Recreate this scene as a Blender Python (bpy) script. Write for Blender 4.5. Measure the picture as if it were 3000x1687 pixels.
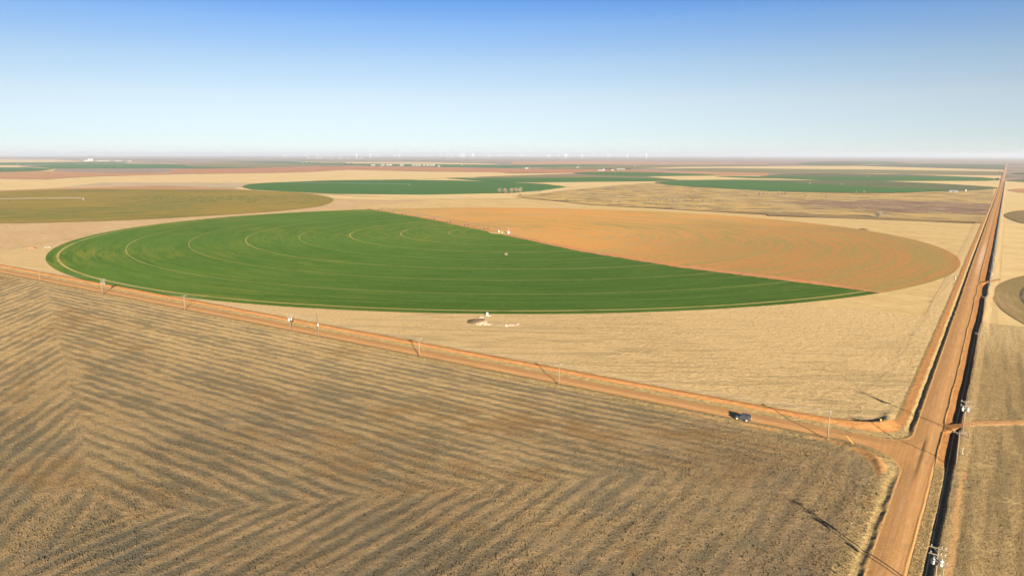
import bpy, bmesh, math, random
import numpy as np
from mathutils import Matrix, Vector

for o in list(bpy.data.objects):
    bpy.data.objects.remove(o)
SC = bpy.context.scene
COL = SC.collection
random.seed(7)
RNG = np.random.default_rng(7)

# ------------------------------------------------------------------ camera
F_PX, PITCH, ROLL, YAW, CAM_H, CAM_X, CAM_Y = 2149.337, 0.17927, 0.00133, 0.58788, 74.439, 10.189, -206.266
SLOPE_X, SLOPE_Y = -0.0012, -0.00769         # the land falls gently away to the north


def land(x, y):
    return SLOPE_X * np.clip(x, -2000, 800) + SLOPE_Y * np.minimum(y, 1800)


def to_world(u, v, w):
    c, s = math.cos(ROLL), math.sin(ROLL)
    r = c * u - s * v
    up = s * u + c * v
    c, s = math.cos(PITCH), math.sin(PITCH)
    y = w * c + up * s
    z = -w * s + up * c
    c, s = math.cos(YAW), math.sin(YAW)
    return np.stack(np.broadcast_arrays(r * c - y * s, r * s + y * c, z), -1)


cam_data = bpy.data.cameras.new("camera")
cam = bpy.data.objects.new("camera", cam_data)
COL.objects.link(cam)
cam_data.sensor_width = 36.0
cam_data.lens = F_PX / 3000 * 36
cam_data.clip_start = 1.0
cam_data.clip_end = 120000
ax, ay, az = (Vector(to_world(*a)) for a in ((1., 0., 0.), (0., 1., 0.), (0., 0., -1.)))
cam.matrix_world = Matrix(((ax.x, ay.x, az.x, CAM_X), (ax.y, ay.y, az.y, CAM_Y), (ax.z, ay.z, az.z, CAM_H), (0, 0, 0, 1)))
SC.camera = cam

# ------------------------------------------------------------------ sky, sun, exposure
EXPOSURE = 2.1
SKY_K = 2.0 ** (1.5 - EXPOSURE)
SUN_ELEV = math.radians(14.35)
SHADOW_AZ = math.radians(139.36)                # direction in which shadows fall
sun_vec = Vector((-math.cos(SHADOW_AZ) * math.cos(SUN_ELEV), -math.sin(SHADOW_AZ) * math.cos(SUN_ELEV), math.sin(SUN_ELEV)))
world = bpy.data.worlds.new("World")
SC.world = world
world.use_nodes = True
wn = world.node_tree
wn.nodes.clear()
sky = wn.nodes.new("ShaderNodeTexSky")
sky.sky_type = 'NISHITA'
sky.sun_disc = False
sky.sun_elevation = SUN_ELEV
sky.sun_rotation = math.atan2(sun_vec.x, sun_vec.y)
sky.altitude = 900
sky.air_density = 0.6
sky.dust_density = 0.0
sky.ozone_density = 3.0
# graded like the photograph: whiter towards the horizon, deeper blue upwards
tcw = wn.nodes.new("ShaderNodeTexCoord")
spz = wn.nodes.new("ShaderNodeSeparateXYZ")
wn.links.new(tcw.outputs["Generated"], spz.inputs[0])
ramp = wn.nodes.new("ShaderNodeValToRGB")
wn.links.new(spz.outputs[2], ramp.inputs[0])
stops = [(0.0, (.83, .70, .68)), (.025, (1.02, .79, .67)), (.072, (1.44, .98, .71)), (.117, (1.40, 1.06, .80)), (.163, (1.06, 1.0, .94)), (.206, (.54, .81, 1.0)), (.40, (.48, .76, 1.0))]
while len(ramp.color_ramp.elements) < len(stops):
    ramp.color_ramp.elements.new(.5)
for el, (p_, c_) in zip(ramp.color_ramp.elements, stops):
    el.position = p_
    el.color = tuple(v / 1.5 for v in c_) + (1,)
mulw = wn.nodes.new("ShaderNodeMix")
mulw.data_type = 'RGBA'
mulw.blend_type = 'MULTIPLY'
mulw.inputs[0].default_value = 1.0
bg = wn.nodes.new("ShaderNodeBackground")
bg.inputs[1].default_value = 0.05 * 1.5 * SKY_K
wo = wn.nodes.new("ShaderNodeOutputWorld")
wn.links.new(sky.outputs[0], mulw.inputs[6])
wn.links.new(ramp.outputs[0], mulw.inputs[7])
wn.links.new(mulw.outputs[2], bg.inputs[0])
wn.links.new(bg.outputs[0], wo.inputs[0])

sun_data = bpy.data.lights.new("sun", 'SUN')
sun_data.energy = 5.0
sun_data.angle = math.radians(0.53)
sun_data.color = (1.0, 0.90, 0.76)
sun = bpy.data.objects.new("sun", sun_data)
COL.objects.link(sun)
sun.rotation_euler = sun_vec.to_track_quat('Z', 'Y').to_euler()
sun.location = (0, -200, 400)

SC.view_settings.view_transform = 'Standard'
SC.view_settings.look = 'None'
SC.view_settings.gamma = 1.0
SC.view_settings.use_curve_mapping = False
SC.view_settings.exposure = EXPOSURE
SC.cycles.use_denoising = True
SC.cycles.denoising_prefilter = 'ACCURATE'
SC.cycles.max_bounces = 5
SC.cycles.diffuse_bounces = 2
SC.cycles.volume_bounces = 0


# ------------------------------------------------------------------ helpers: photo calibration to ground points
def ground_at(pts, dz=0.0):
    P = np.atleast_2d(np.asarray(pts, float))
    d = to_world((P[:, 0] - 1500) / F_PX, -(P[:, 1] - 843.5) / F_PX, np.ones(len(P)))
    z = np.zeros(len(d))
    for _ in range(60):
        t = (CAM_H - z - dz) / -d[:, 2]
        x = CAM_X + d[:, 0] * t
        y = CAM_Y + d[:, 1] * t
        z = .5 * z + .5 * land(x, y)
    return np.stack([x, y], 1)


def quarter(k, pts):            # points measured in one quarter-width strip of the photograph
    return [(750 * k + a / 3.4347, 420 + b / 3.4347) for a, b in pts]


def project(x, y, z):
    X, Y, Z = x - CAM_X, y - CAM_Y, z - CAM_H
    c, s = math.cos(YAW), math.sin(YAW)
    r = X * c + Y * s
    f0 = -X * s + Y * c
    c, s = math.cos(PITCH), math.sin(PITCH)
    fw = f0 * c - Z * s
    up = f0 * s + Z * c
    fw = np.where(fw < 1, 1, fw)
    return 1500 + F_PX * r / fw, 843.5 - F_PX * up / fw


def sstep(a, b, x):
    t = np.clip((x - a) / (b - a), 0, 1)
    return t * t * (3 - 2 * t)


_lat = np.random.default_rng(11).random((512, 512))


def vnoise(x, y):
    xi = np.floor(x).astype(int)
    yi = np.floor(y).astype(int)
    fx, fy = x - xi, y - yi
    fx = fx * fx * (3 - 2 * fx)
    fy = fy * fy * (3 - 2 * fy)
    a = _lat[xi & 511, yi & 511]
    b = _lat[(xi + 1) & 511, yi & 511]
    c = _lat[xi & 511, (yi + 1) & 511]
    d = _lat[(xi + 1) & 511, (yi + 1) & 511]
    return (a * (1 - fx) + b * fx) * (1 - fy) + (c * (1 - fx) + d * fx) * fy


def fbm(x, y, octv=4, seed=0):
    s = 0
    a = .5
    x = x + 17.3 * seed
    y = y + 41.7 * seed
    tot = 0
    for i in range(octv):
        s = s + a * vnoise(x, y)
        tot += a
        a *= .5
        x = x * 2.03 + 5.1
        y = y * 2.03 + 9.7
    return s / tot


# ------------------------------------------------------------------ helpers: objects
def mesh_np(name, co, faces, attrs=None, smooth=False):
    me = bpy.data.meshes.new(name)
    co = np.asarray(co, np.float32)
    faces = np.asarray(faces, np.int32)
    n, k = faces.shape
    me.vertices.add(len(co))
    me.vertices.foreach_set("co", co.ravel())
    me.loops.add(n * k)
    me.loops.foreach_set("vertex_index", faces.ravel())
    me.polygons.add(n)
    me.polygons.foreach_set("loop_start", np.arange(0, n * k, k, dtype=np.int32))
    if smooth:
        me.polygons.foreach_set("use_smooth", np.ones(n, bool))
    me.update(calc_edges=True)
    for an, av in (attrs or {}).items():
        av = np.asarray(av, np.float32)
        if av.ndim == 1:
            at = me.attributes.new(an, 'FLOAT', 'POINT')
            at.data.foreach_set("value", av)
        else:
            at = me.attributes.new(an, 'FLOAT_COLOR', 'POINT')
            at.data.foreach_set("color", av.ravel())
    return me


def link(name, me, mat=None, parent=None, loc=None, rotz=None):
    o = bpy.data.objects.new(name, me)
    COL.objects.link(o)
    if me is not None and mat is not None and not me.materials:
        me.materials.append(mat)
    if parent is not None:
        o.parent = parent
    if loc is not None:
        o.location = loc
    if rotz is not None:
        o.rotation_euler = (0, 0, rotz)
    return o


def tag(o, label, cat, group=None):
    o["label"] = label
    o["category"] = cat
    if group:
        o["group"] = group
    return o


def structure(o):
    o["kind"] = "structure"
    return o


def thing(name, label, cat, loc, rotz=0.0, group=None):
    o = link(name, None, loc=loc, rotz=rotz)
    return tag(o, label, cat, group)


class MB:
    """collects simple shapes into one mesh"""

    def __init__(s):
        s.v = []
        s.f = []

    def box(s, c, d, rz=0.0):
        i = len(s.v)
        cs, sn = math.cos(rz), math.sin(rz)
        for dx, dy, dz in ((-1, -1, -1), (1, -1, -1), (1, 1, -1), (-1, 1, -1), (-1, -1, 1), (1, -1, 1), (1, 1, 1), (-1, 1, 1)):
            x, y = dx * d[0] / 2, dy * d[1] / 2
            s.v.append((c[0] + x * cs - y * sn, c[1] + x * sn + y * cs, c[2] + dz * d[2] / 2))
        for q in ((0, 3, 2, 1), (4, 5, 6, 7), (0, 1, 5, 4), (1, 2, 6, 5), (2, 3, 7, 6), (3, 0, 4, 7)):
            s.f.append(tuple(i + k for k in q))
        return s

    def tube(s, a, b, r0, r1=None, n=8):
        r1 = r0 if r1 is None else r1
        a, b = Vector(a), Vector(b)
        d = (b - a).normalized()
        u = d.orthogonal().normalized()
        w = d.cross(u)
        i = len(s.v)
        for p, r in ((a, r0), (b, r1)):
            for k in range(n):
                t = 2 * math.pi * k / n
                s.v.append(tuple(p + (u * math.cos(t) + w * math.sin(t)) * r))
        for k in range(n):
            s.f.append((i + k, i + (k + 1) % n, i + n + (k + 1) % n, i + n + k))
        s.f.append(tuple(i + n - 1 - k for k in range(n)))
        s.f.append(tuple(i + n + k for k in range(n)))
        return s

    def lathe(s, c, prof, n=12):
        i = len(s.v)
        for r, z in prof:
            for k in range(n):
                t = 2 * math.pi * k / n
                s.v.append((c[0] + r * math.cos(t), c[1] + r * math.sin(t), c[2] + z))
        m = len(prof)
        for j in range(m - 1):
            for k in range(n):
                s.f.append((i + j * n + k, i + j * n + (k + 1) % n, i + (j + 1) * n + (k + 1) % n, i + (j + 1) * n + k))
        s.f.append(tuple(i + n - 1 - k for k in range(n)))
        s.f.append(tuple(i + (m - 1) * n + k for k in range(n)))
        return s

    def prism(s, poly, x0, x1):         # a side outline (y, z) extruded along x
        i = len(s.v)
        n = len(poly)
        for x in (x0, x1):
            for y, z in poly:
                s.v.append((x, y, z))
        for k in range(n):
            s.f.append((i + k, i + (k + 1) % n, i + n + (k + 1) % n, i + n + k))
        s.f.append(tuple(i + n - 1 - k for k in range(n)))
        s.f.append(tuple(i + n + k for k in range(n)))
        return s

    def mesh(s, name, smooth=False):
        me = bpy.data.meshes.new(name)
        me.from_pydata(s.v, [], s.f)
        bm = bmesh.new()
        bm.from_mesh(me)
        bmesh.ops.recalc_face_normals(bm, faces=bm.faces)
        bm.to_mesh(me)
        bm.free()
        if smooth:
            for p in me.polygons:
                p.use_smooth = True
        return me

    def build(s, name, mat, parent=None, loc=None, rotz=None, smooth=False):
        return link(name, s.mesh(name, smooth), mat, parent, loc, rotz)


def copy_tree(o, parent=None):
    c = o.copy()
    COL.objects.link(c)
    c.parent = parent
    for ch in list(o.children):
        copy_tree(ch, c)
    return c


# ------------------------------------------------------------------ helpers: materials
class NG:
    def __init__(s, name, rough=0.95, spec=0.1):
        s.mat = bpy.data.materials.new(name)
        s.mat.use_nodes = True
        s.nt = s.mat.node_tree
        s.bsdf = s.nt.nodes["Principled BSDF"]
        s.bsdf.inputs["Roughness"].default_value = rough
        s.bsdf.inputs["Specular IOR Level"].default_value = spec
        s._pos = None

    def node(s, t, ins=(), **props):
        n = s.nt.nodes.new(t)
        for k, v in props.items():
            setattr(n, k, v)
        for k, v in dict(ins).items():
            s.put(n.inputs[k], v)
        return n

    def put(s, sock, v):
        if isinstance(v, bpy.types.NodeSocket):
            s.nt.links.new(v, sock)
        elif isinstance(v, tuple) and len(v) == 3 and sock.type == 'RGBA':
            sock.default_value = (*v, 1)
        else:
            sock.default_value = v

    def pos(s):
        if s._pos is None:
            s._pos = s.node("ShaderNodeTexCoord").outputs["Object"]
        return s._pos

    def scale(s, vec, sc, rz=0.0):
        return s.node("ShaderNodeMapping", {0: vec, 2: (0, 0, rz), 3: sc}).outputs[0]

    def noise(s, sc, detail=4, rough=.55, vec=None, dist=0.0):
        n = s.node("ShaderNodeTexNoise", {"Vector": vec or s.pos(), "Scale": sc, "Detail": detail, "Roughness": rough, "Distortion": dist})
        return n.outputs[0]

    def math(s, op, a, b=0.0, c=None):
        n = s.node("ShaderNodeMath", operation=op)
        s.put(n.inputs[0], a)
        s.put(n.inputs[1], b)
        if c is not None:
            s.put(n.inputs[2], c)
        return n.outputs[0]

    def rng(s, v, a, b, c=0.0, d=1.0):
        n = s.node("ShaderNodeMapRange", {0: v, 1: a, 2: b, 3: c, 4: d}, interpolation_type='SMOOTHSTEP')
        return n.outputs[0]

    def mix(s, f, a, b, mode='MIX'):
        n = s.node("ShaderNodeMix", data_type='RGBA', blend_type=mode)
        s.put(n.inputs[0], f)
        s.put(n.inputs[6], a)
        s.put(n.inputs[7], b)
        return n.outputs[2]

    def attr(s, name, color=False):
        n = s.node("ShaderNodeAttribute", attribute_name=name)
        return n.outputs[0] if color else n.outputs[2]

    def sep(s, vec=None):
        return s.node("ShaderNodeSeparateXYZ", {0: vec or s.pos()}).outputs

    def comb(s, x, y, z=0.0):
        return s.node("ShaderNodeCombineXYZ", {0: x, 1: y, 2: z}).outputs[0]

    def value(s, col, v):           # multiply a colour by a number
        return s.mix(1.0, col, s.comb(v, v, v), 'MULTIPLY')

    def bump(s, hgt, dist, strength=1.0):
        s.nt.links.new(s.node("ShaderNodeBump", {"Height": hgt, "Distance": dist, "Strength": strength}).outputs[0], s.bsdf.inputs["Normal"])

    def done(s, col):
        s.put(s.bsdf.inputs["Base Color"], col)
        return s.mat


def plain(name, c, rough=.6, spec=.3, metal=0.0, var=.12, sc=3.0):
    g = NG(name, rough, spec)
    g.bsdf.inputs["Metallic"].default_value = metal
    n = g.noise(sc, 3)
    return g.done(g.value(c, g.rng(n, .2, .8, 1 - var, 1 + var)))


PALE = (.55, .39, .175)
TAN = (.43, .29, .12)
ORANGE = (.41, .20, .055)
RUST = (.33, .145, .065)
GREEN = (.060, .125, .020)
OLIVE = (.185, .150, .045)
MAUVE = (.23, .175, .125)


def field_mat(name, c1, c2, sc=.004, stretch=(1, 3, 1), rot=0.0, c3=None, fine=.08, contrast=.18):
    g = NG(name, 1.0, 0.02)
    v = g.scale(g.pos(), stretch, rot)
    a = g.noise(sc, 5, .6, v)
    col = g.mix(g.rng(a, .35, .65), c1, c2)
    if c3:
        b = g.noise(sc * 2.7, 4, .6, g.scale(v, (1, 1, 1), .4))
        col = g.mix(g.rng(b, .55, .72, 0, .8), col, c3)
    f = g.noise(fine, 4, .7, v)
    col = g.value(col, g.rng(f, .25, .75, 1 - contrast, 1 + contrast))
    return g.done(col)


def ring_coords(g, cx, cy):
    o = g.sep()
    dx = g.math('SUBTRACT', o[0], cx)
    dy = g.math('SUBTRACT', o[1], cy)
    r = g.math('SQRT', g.math('ADD', g.math('MULTIPLY', dx, dx), g.math('MULTIPLY', dy, dy)))
    th = g.math('ARCTAN2', dy, dx)
    return r, th, dx, dy


def ring_field_mat(name, cx, cy, c1, c2, streak=.35, sc=.012, c3=None, tracks=(), track_col=TAN, lo=.32, hi=.68, east=None, arcs=5.0):
    """crop sown in circles: streaks follow the circle"""
    g = NG(name, 1.0, 0.02)
    r, th, dx, dy = ring_coords(g, cx, cy)
    v = g.comb(g.math('MULTIPLY', r, streak), g.math('MULTIPLY', g.math('COSINE', th), arcs * 1.8), g.math('MULTIPLY', g.math('SINE', th), arcs * 1.8))
    v2 = g.comb(g.math('MULTIPLY', r, streak * .5), g.math('MULTIPLY', g.math('COSINE', th), arcs), g.math('MULTIPLY', g.math('SINE', th), arcs))
    st = g.math('ADD', g.math('MULTIPLY', g.noise(1.0, 4, .65, v), .5), g.math('MULTIPLY', g.noise(1.0, 3, .6, v2), .5))
    big = g.noise(sc, 4, .55)
    k = g.math('ADD', g.math('MULTIPLY', st, .55), g.math('MULTIPLY', big, .45))
    col = g.mix(g.rng(k, lo, hi), c1, c2)
    if c3:
        b2 = g.noise(sc * .6, 3, .5, g.scale(g.pos(), (1, 1, 1), 1.0))
        w = g.math('MULTIPLY', g.rng(b2, .42, .62), g.rng(st, .45, .58))
        col = g.mix(w, col, c3)
    if east:        # painted light falloff: crop and soil colours darken towards the east rim
        f_ = g.math('ADD', dx, g.math('MULTIPLY', g.math('SUBTRACT', big, .5), 320.0))
        col = g.mix(g.rng(f_, east[1], east[2], 0, east[3]), col, g.mix(g.rng(st, .44, .56), east[0], east[4]))
    fine = g.noise(.35, 4, .75)
    col = g.value(col, g.rng(fine, .2, .8, .84, 1.16))
    for rr, w, op in tracks:
        d = g.math('ABSOLUTE', g.math('SUBTRACT', r, rr))
        br = g.rng(g.noise(.05, 3), .28, .5, op * .45, op)
        col = g.mix(g.math('MULTIPLY', g.rng(d, w * .45, w * .75, 1, 0), br), col, track_col)
    g.bump(g.math('ADD', g.math('MULTIPLY', st, .5), fine), .25, .6)
    return g.done(col)


# ------------------------------------------------------------------ the land far out: one sheet to the horizon
def sheet(name, mat, pts, off, smooth_outline=0):
    P = np.asarray(pts, float)
    if smooth_outline:
        q = []
        n = len(P)
        for i in range(n):
            p0, p1, p2, p3 = P[i - 1], P[i], P[(i + 1) % n], P[(i + 2) % n]
            for t in np.linspace(0, 1, smooth_outline, endpoint=False):
                q.append(.5 * (2 * p1 + (p2 - p0) * t + (2 * p0 - 5 * p1 + 4 * p2 - p3) * t * t + (3 * p1 - p0 - 3 * p2 + p3) * t ** 3))
        P = np.array(q)
    bm = bmesh.new()
    bm.faces.new([bm.verts.new((float(x), float(y), 0)) for x, y in P])
    bmesh.ops.triangulate(bm, faces=bm.faces[:])
    for co, no in (((0, 1800, 0), (0, 1, 0)), ((-2000, 0, 0), (1, 0, 0)), ((800, 0, 0), (1, 0, 0))):
        bmesh.ops.bisect_plane(bm, geom=bm.verts[:] + bm.edges[:] + bm.faces[:], plane_co=co, plane_no=no)
    for v in bm.verts:
        v.co.z = float(land(v.co.x, v.co.y)) + off
    bmesh.ops.recalc_face_normals(bm, faces=bm.faces[:])
    if bm.faces and sum(f.normal.z for f in bm.faces) < 0:
        bmesh.ops.reverse_faces(bm, faces=bm.faces[:])
    me = bpy.data.meshes.new(name)
    bm.to_mesh(me)
    bm.free()
    return structure(link(name, me, mat))


def ground_mat():
    g = NG("far_farmland", 1.0, 0.02)
    o = g.sep()
    cols = []
    for k, (w, hh, ox) in enumerate(((1609., 805., 0.), (805., 402., 300.))):
        cx = g.math('FLOOR', g.math('DIVIDE', g.math('ADD', o[0], ox), w))
        cy = g.math('FLOOR', g.math('DIVIDE', g.math('ADD', o[1], ox), hh))
        wn_ = g.node("ShaderNodeTexWhiteNoise", {0: g.comb(cx, cy, float(k))}, noise_dimensions='3D').outputs[0]
        cr = g.node("ShaderNodeValToRGB", {0: wn_})
        e = cr.color_ramp
        e.interpolation = 'CONSTANT'
        pal = [(0, MAUVE), (.22, (.30, .21, .13)), (.36, (.24, .16, .10)), (.5, PALE), (.6, (.11, .125, .055)), (.7, GREEN), (.78, (.29, .17, .10)), (.9, (.17, .14, .09))]
        while len(e.elements) < len(pal):
            e.elements.new(.5)
        for el, (p, c) in zip(e.elements, pal):
            el.position = p
            el.color = (*c, 1)
        cols.append(cr.outputs[0])
    sel = g.rng(g.noise(.0003, 2), .49, .5)
    col = g.mix(sel, cols[0], cols[1])
    col = g.mix(.35, col, (.24, .17, .12))
    far = g.noise(.0012, 4, .6, g.scale(g.pos(), (1, 2.5, 1), .3))
    col = g.value(col, g.rng(far, .3, .7, .8, 1.2))
    near = g.rng(o[1], 1800., 2600.)
    scrub = g.mix(g.rng(g.noise(.01, 5), .4, .6), TAN, PALE)
    col = g.mix(near, scrub, col)
    return g.done(col)


xs = np.array([-42000, -20000, -9000, -4000, -2000, -1000, -12, 12.5, 800, 4000, 12000, 30000], float)
ys = np.array([-3000, -600, -260, 0, 800, 1800, 2900, 6000, 12000, 25000, 41000], float)
gx, gy = np.meshgrid(xs, ys, indexing='ij')
co = np.stack([gx, gy, land(gx, gy) - .6], -1).reshape(-1, 3)
ny = len(ys)
fc = []
for i in range(len(xs) - 1):
    for j in range(ny - 1):
        if xs[i] == -12 and -300 < ys[j] < 2900:
            continue
        fc.append((i * ny + j, (i + 1) * ny + j, (i + 1) * ny + j + 1, i * ny + j + 1))
structure(link("ground", mesh_np("ground", co, fc), ground_mat()))

m_pale = field_mat("pale_stubble", PALE, (.50, .36, .155), .006, (1, 4, 1), .1, (.36, .245, .12), .05, .1)
m_paleb = field_mat("pale_stubble_grey", (.37, .27, .16), (.42, .31, .18), .005, (1, 4, 1), .1, (.27, .21, .13), .05, .1)
m_rust = field_mat("rust_soil", RUST, (.38, .175, .075), .004, (1, 4, 1), .2, (.42, .235, .11))
m_orange = field_mat("orange_soil", (.40, .21, .09), (.36, .19, .085), .004, (1, 4, 1), .2, (.30, .17, .09))
m_green = field_mat("winter_wheat_far", GREEN, (.048, .125, .03), .004, (1, 4, 1), .2)
m_greend = field_mat("winter_wheat_dull", (.085, .105, .04), (.13, .12, .05), .004, (1, 5, 1), .05, (.06, .105, .03))
m_olive = field_mat("olive_cover_crop", (.16, .145, .055), (.20, .165, .07), .004, (1, 4, 1), .2)
m_mauve = field_mat("mauve_fallow", MAUVE, (.26, .185, .125), .005, (1, 5, 1), .1, (.17, .11, .085))
m_brownc = field_mat("brown_fallow", (.21, .145, .065), (.17, .125, .05), .01, (3, 1, 1), .05)


def q(k, *pts):
    return quarter(k, pts)


FAR = [
    # name, material, outline measured on the photograph, rounded outline
    ("fallow_field", m_mauve, [(-300, 460.5), (700, 461), (1600, 463), (3300, 461), (3300, 474), (2300, 478), (1500, 472), (700, 467), (-300, 466)], 0),
    ("stubble_field", m_pale, q(0, (-800, 158), (500, 164), (830, 178), (300, 190), (-800, 196)), 0),
    ("wheat_field", m_green, q(0, (-800, 196), (650, 192), (1100, 185), (1300, 188), (1250, 200), (300, 214), (-800, 226)), 0),
    ("stubble_field", m_pale, q(0, (-800, 222), (160, 222), (250, 232), (180, 244), (-800, 248)), 0),
    ("wheat_field", m_green, q(0, (240, 232), (700, 212), (1300, 205), (2000, 216), (2576, 236)) + q(1, (300, 240), (0, 247)) + q(0, (1500, 253), (560, 256), (400, 242)), 0),
    ("fallow_field", m_olive, q(1, (-700, 205), (0, 200), (900, 218), (900, 226), (500, 235), (0, 246), (-700, 232)), 0),
    ("wheat_field", m_green, q(1, (-500, 184), (300, 182), (900, 205), (1700, 208), (2576, 222)) + q(2, (300, 235), (0, 247)) + q(1, (2576, 249), (1850, 237), (900, 220), (0, 196)), 0),
    ("stubble_field", m_pale, q(1, (900, 190), (1600, 190), (2300, 205), (2500, 216), (1900, 212), (900, 203)), 0),
    ("fallow_field", m_orange, q(2, (0, 185), (800, 180), (1600, 190), (2576, 200), (2576, 212), (1300, 212), (0, 216)), 0),
    ("wheat_field", m_green, q(2, (-300, 222), (700, 214), (1400, 222), (1300, 238), (400, 236), (-300, 246)), 0),
    ("fallow_field", m_olive, q(2, (300, 240), (1250, 220), (2576, 222), (2576, 240), (1700, 250), (1100, 262), (300, 258)), 0),
    ("stubble_field", m_pale, q(2, (1300, 254), (1700, 238), (2576, 232)) + q(3, (900, 228), (2380, 270), (2380, 285), (900, 266), (0, 258)) + q(2, (2000, 252)), 0),
    ("olive_field", m_olive, q(2, (1500, 262), (2000, 250), (2576, 256)) + q(3, (900, 263), (2350, 283), (2350, 320), (1600, 316), (0, 296)) + q(2, (1900, 285)), 0),
    ("wheat_field", m_greend, q(3, (250, 205), (600, 179), (1400, 180), (1450, 198), (600, 228)), 0),
    ("olive_field", m_greend, q(3, (700, 225), (1500, 205), (2380, 212), (2390, 262), (1500, 240)), 0),
    ("fallow_field", m_mauve, q(3, (1000, 160), (2400, 175), (2900, 190), (2900, 215), (2400, 205), (1400, 200)), 0),
    ("fallow_field", m_rust, q(2, (-200, 262), (600, 262), (1200, 270), (1750, 300), (900, 290), (600, 296), (-200, 300)), 0),
    ("fallow_field", m_orange, q(2, (1500, 285), (1900, 285), (2576, 298), (2576, 330), (2000, 322), (1650, 306)), 0),
    ("wheat_field", m_green, q(0, (-800, 240), (300, 244), (545, 258), (430, 275), (150, 291), (-800, 315)), 0),
    ("fallow_field", m_mauve, q(0, (560, 259), (1500, 255), (1750, 262), (1720, 292), (1100, 301), (520, 292)), 0),
    ("fallow_field", m_orange, q(0, (-800, 310), (430, 280), (1100, 300), (1700, 298), (1950, 306), (1000, 332), (600, 352), (480, 362), (-800, 345)), 0),
    ("tilled_field", m_rust, q(0, (1730, 263), (2200, 256), (2576, 250)) + q(1, (600, 236), (1100, 231), (1800, 240), (2576, 258)) + q(2, (600, 264), (500, 285), (0, 292)) + q(1, (1700, 282), (930, 266), (500, 291), (0, 300)) + q(0, (2000, 308), (1700, 296)), 0),
    ("stubble_field", m_pale, q(0, (-800, 372), (480, 364), (1000, 335), (2000, 311), (2576, 305)) + q(1, (500, 292), (930, 268), (1700, 285), (2400, 292), (2576, 306)) + q(2, (600, 298), (640, 305), (0, 326)) + q(1, (1900, 350), (1500, 366), (700, 374), (0, 408)) + q(0, (2430, 420), (1500, 428), (-800, 500)), 0),
    ("stubble_field", m_paleb, q(0, (890, 412), (1000, 396), (2000, 398), (2576, 400)) + q(1, (0, 406),) + q(0, (2430, 432), (2430, 455), (1700, 432), (900, 440), (500, 455)), 0),
    ("tilled_field", m_rust, q(1, (2200, 290), (2576, 270)) + q(2, (300, 262), (650, 268), (620, 292), (0, 300)), 0),
    ("fallow_field", m_olive, q(1, (2200, 340), (2576, 328)) + q(2, (0, 324), (900, 325), (1400, 331), (1650, 366), (1400, 356), (900, 345), (0, 352)) + q(1, (2300, 352)), 0),
    ("wheat_field", m_green, q(1, (1905, 351), (2300, 349)) + q(2, (0, 348), (500, 347), (900, 342), (1400, 354), (1670, 370), (1450, 382), (800, 390), (0, 394)) + q(1, (2300, 381)), 0),
    ("stubble_field", m_pale, q(1, (1500, 366), (1905, 354), (2300, 384)) + q(2, (0, 396), (1450, 384), (1440, 400), (1100, 420), (700, 460), (540, 440), (300, 405)), 0),
    ("wheat_field", m_green, q(2, (618, 300), (800, 290), (1150, 288), (1700, 303), (2050, 322), (1500, 331), (900, 320)), 5),
    ("stubble_field", m_pale, q(2, (1350, 334), (2050, 326), (2576, 330)) + q(3, (0, 346), (1100, 380)) + q(2, (2576, 370), (1700, 370)), 0),
    ("olive_field", m_greend, q(3, (-150, 340), (150, 308), (500, 304), (1200, 310), (1700, 320), (2150, 345), (2330, 365), (2200, 378), (1100, 379), (300, 372), (-150, 350)), 0),
    ("wheat_field", m_green, q(3, (-500, 332), (400, 338), (1200, 336), (1900, 340), (2330, 366), (2200, 379), (1100, 380), (300, 366), (-300, 348)), 5),
    ("stubble_field", m_pale, q(3, (200, 296), (1600, 318), (2350, 326), (2340, 362), (2150, 343), (1200, 308), (500, 302)), 0),
    ("stubble_field", m_pale, q(3, (-100, 348), (300, 374), (1100, 382), (2200, 380), (2335, 368), (2310, 455), (2250, 438), (1800, 410), (1200, 384), (600, 376)), 0),
    ("olive_field", m_greend, q(2, (1436, 396), (1700, 373), (2200, 367)) + q(3, (0, 369), (600, 374), (1200, 383), (1800, 410), (2250, 440), (2295, 455), (2100, 472), (1600, 488), (1000, 500), (0, 481)) + q(2, (2000, 446), (1600, 421)), 4),
    ("wheat_field", m_green, q(2, (1440, 396), (1700, 375), (2200, 370)) + q(3, (0, 384), (400, 402), (900, 432), (1400, 452), (1900, 470), (1500, 491), (1000, 501), (0, 482)) + q(2, (2000, 447), (1600, 422)), 0),
    ("wheat_field", m_green, q(1, (-137, 440), (0, 406), (500, 384), (1200, 369), (2000, 375), (2576, 396)) + q(2, (300, 412), (540, 440), (300, 476), (0, 500)) + q(1, (1700, 518), (800, 510), (0, 470)), 4),
    ("stubble_field", m_pale, q(0, (2430, 445), (2300, 470),) + q(1, (0, 472), (800, 512), (1700, 520), (2400, 506)) + q(2, (0, 502), (300, 478), (540, 444), (720, 462), (300, 520), (0, 560)) + q(1, (1700, 565), (1300, 575), (800, 560), (620, 518), (350, 490), (0, 478)), 0),
    ("fallow_field", m_orange, q(0, (-800, 510), (500, 456), (1500, 430), (2400, 462), (2576, 476), (1000, 462), (-800, 530)), 0),
]
for i, (nm, mt, px, sm) in enumerate(FAR):
    sheet(nm, mt, ground_at(px), .05 + .009 * i, sm)

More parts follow.
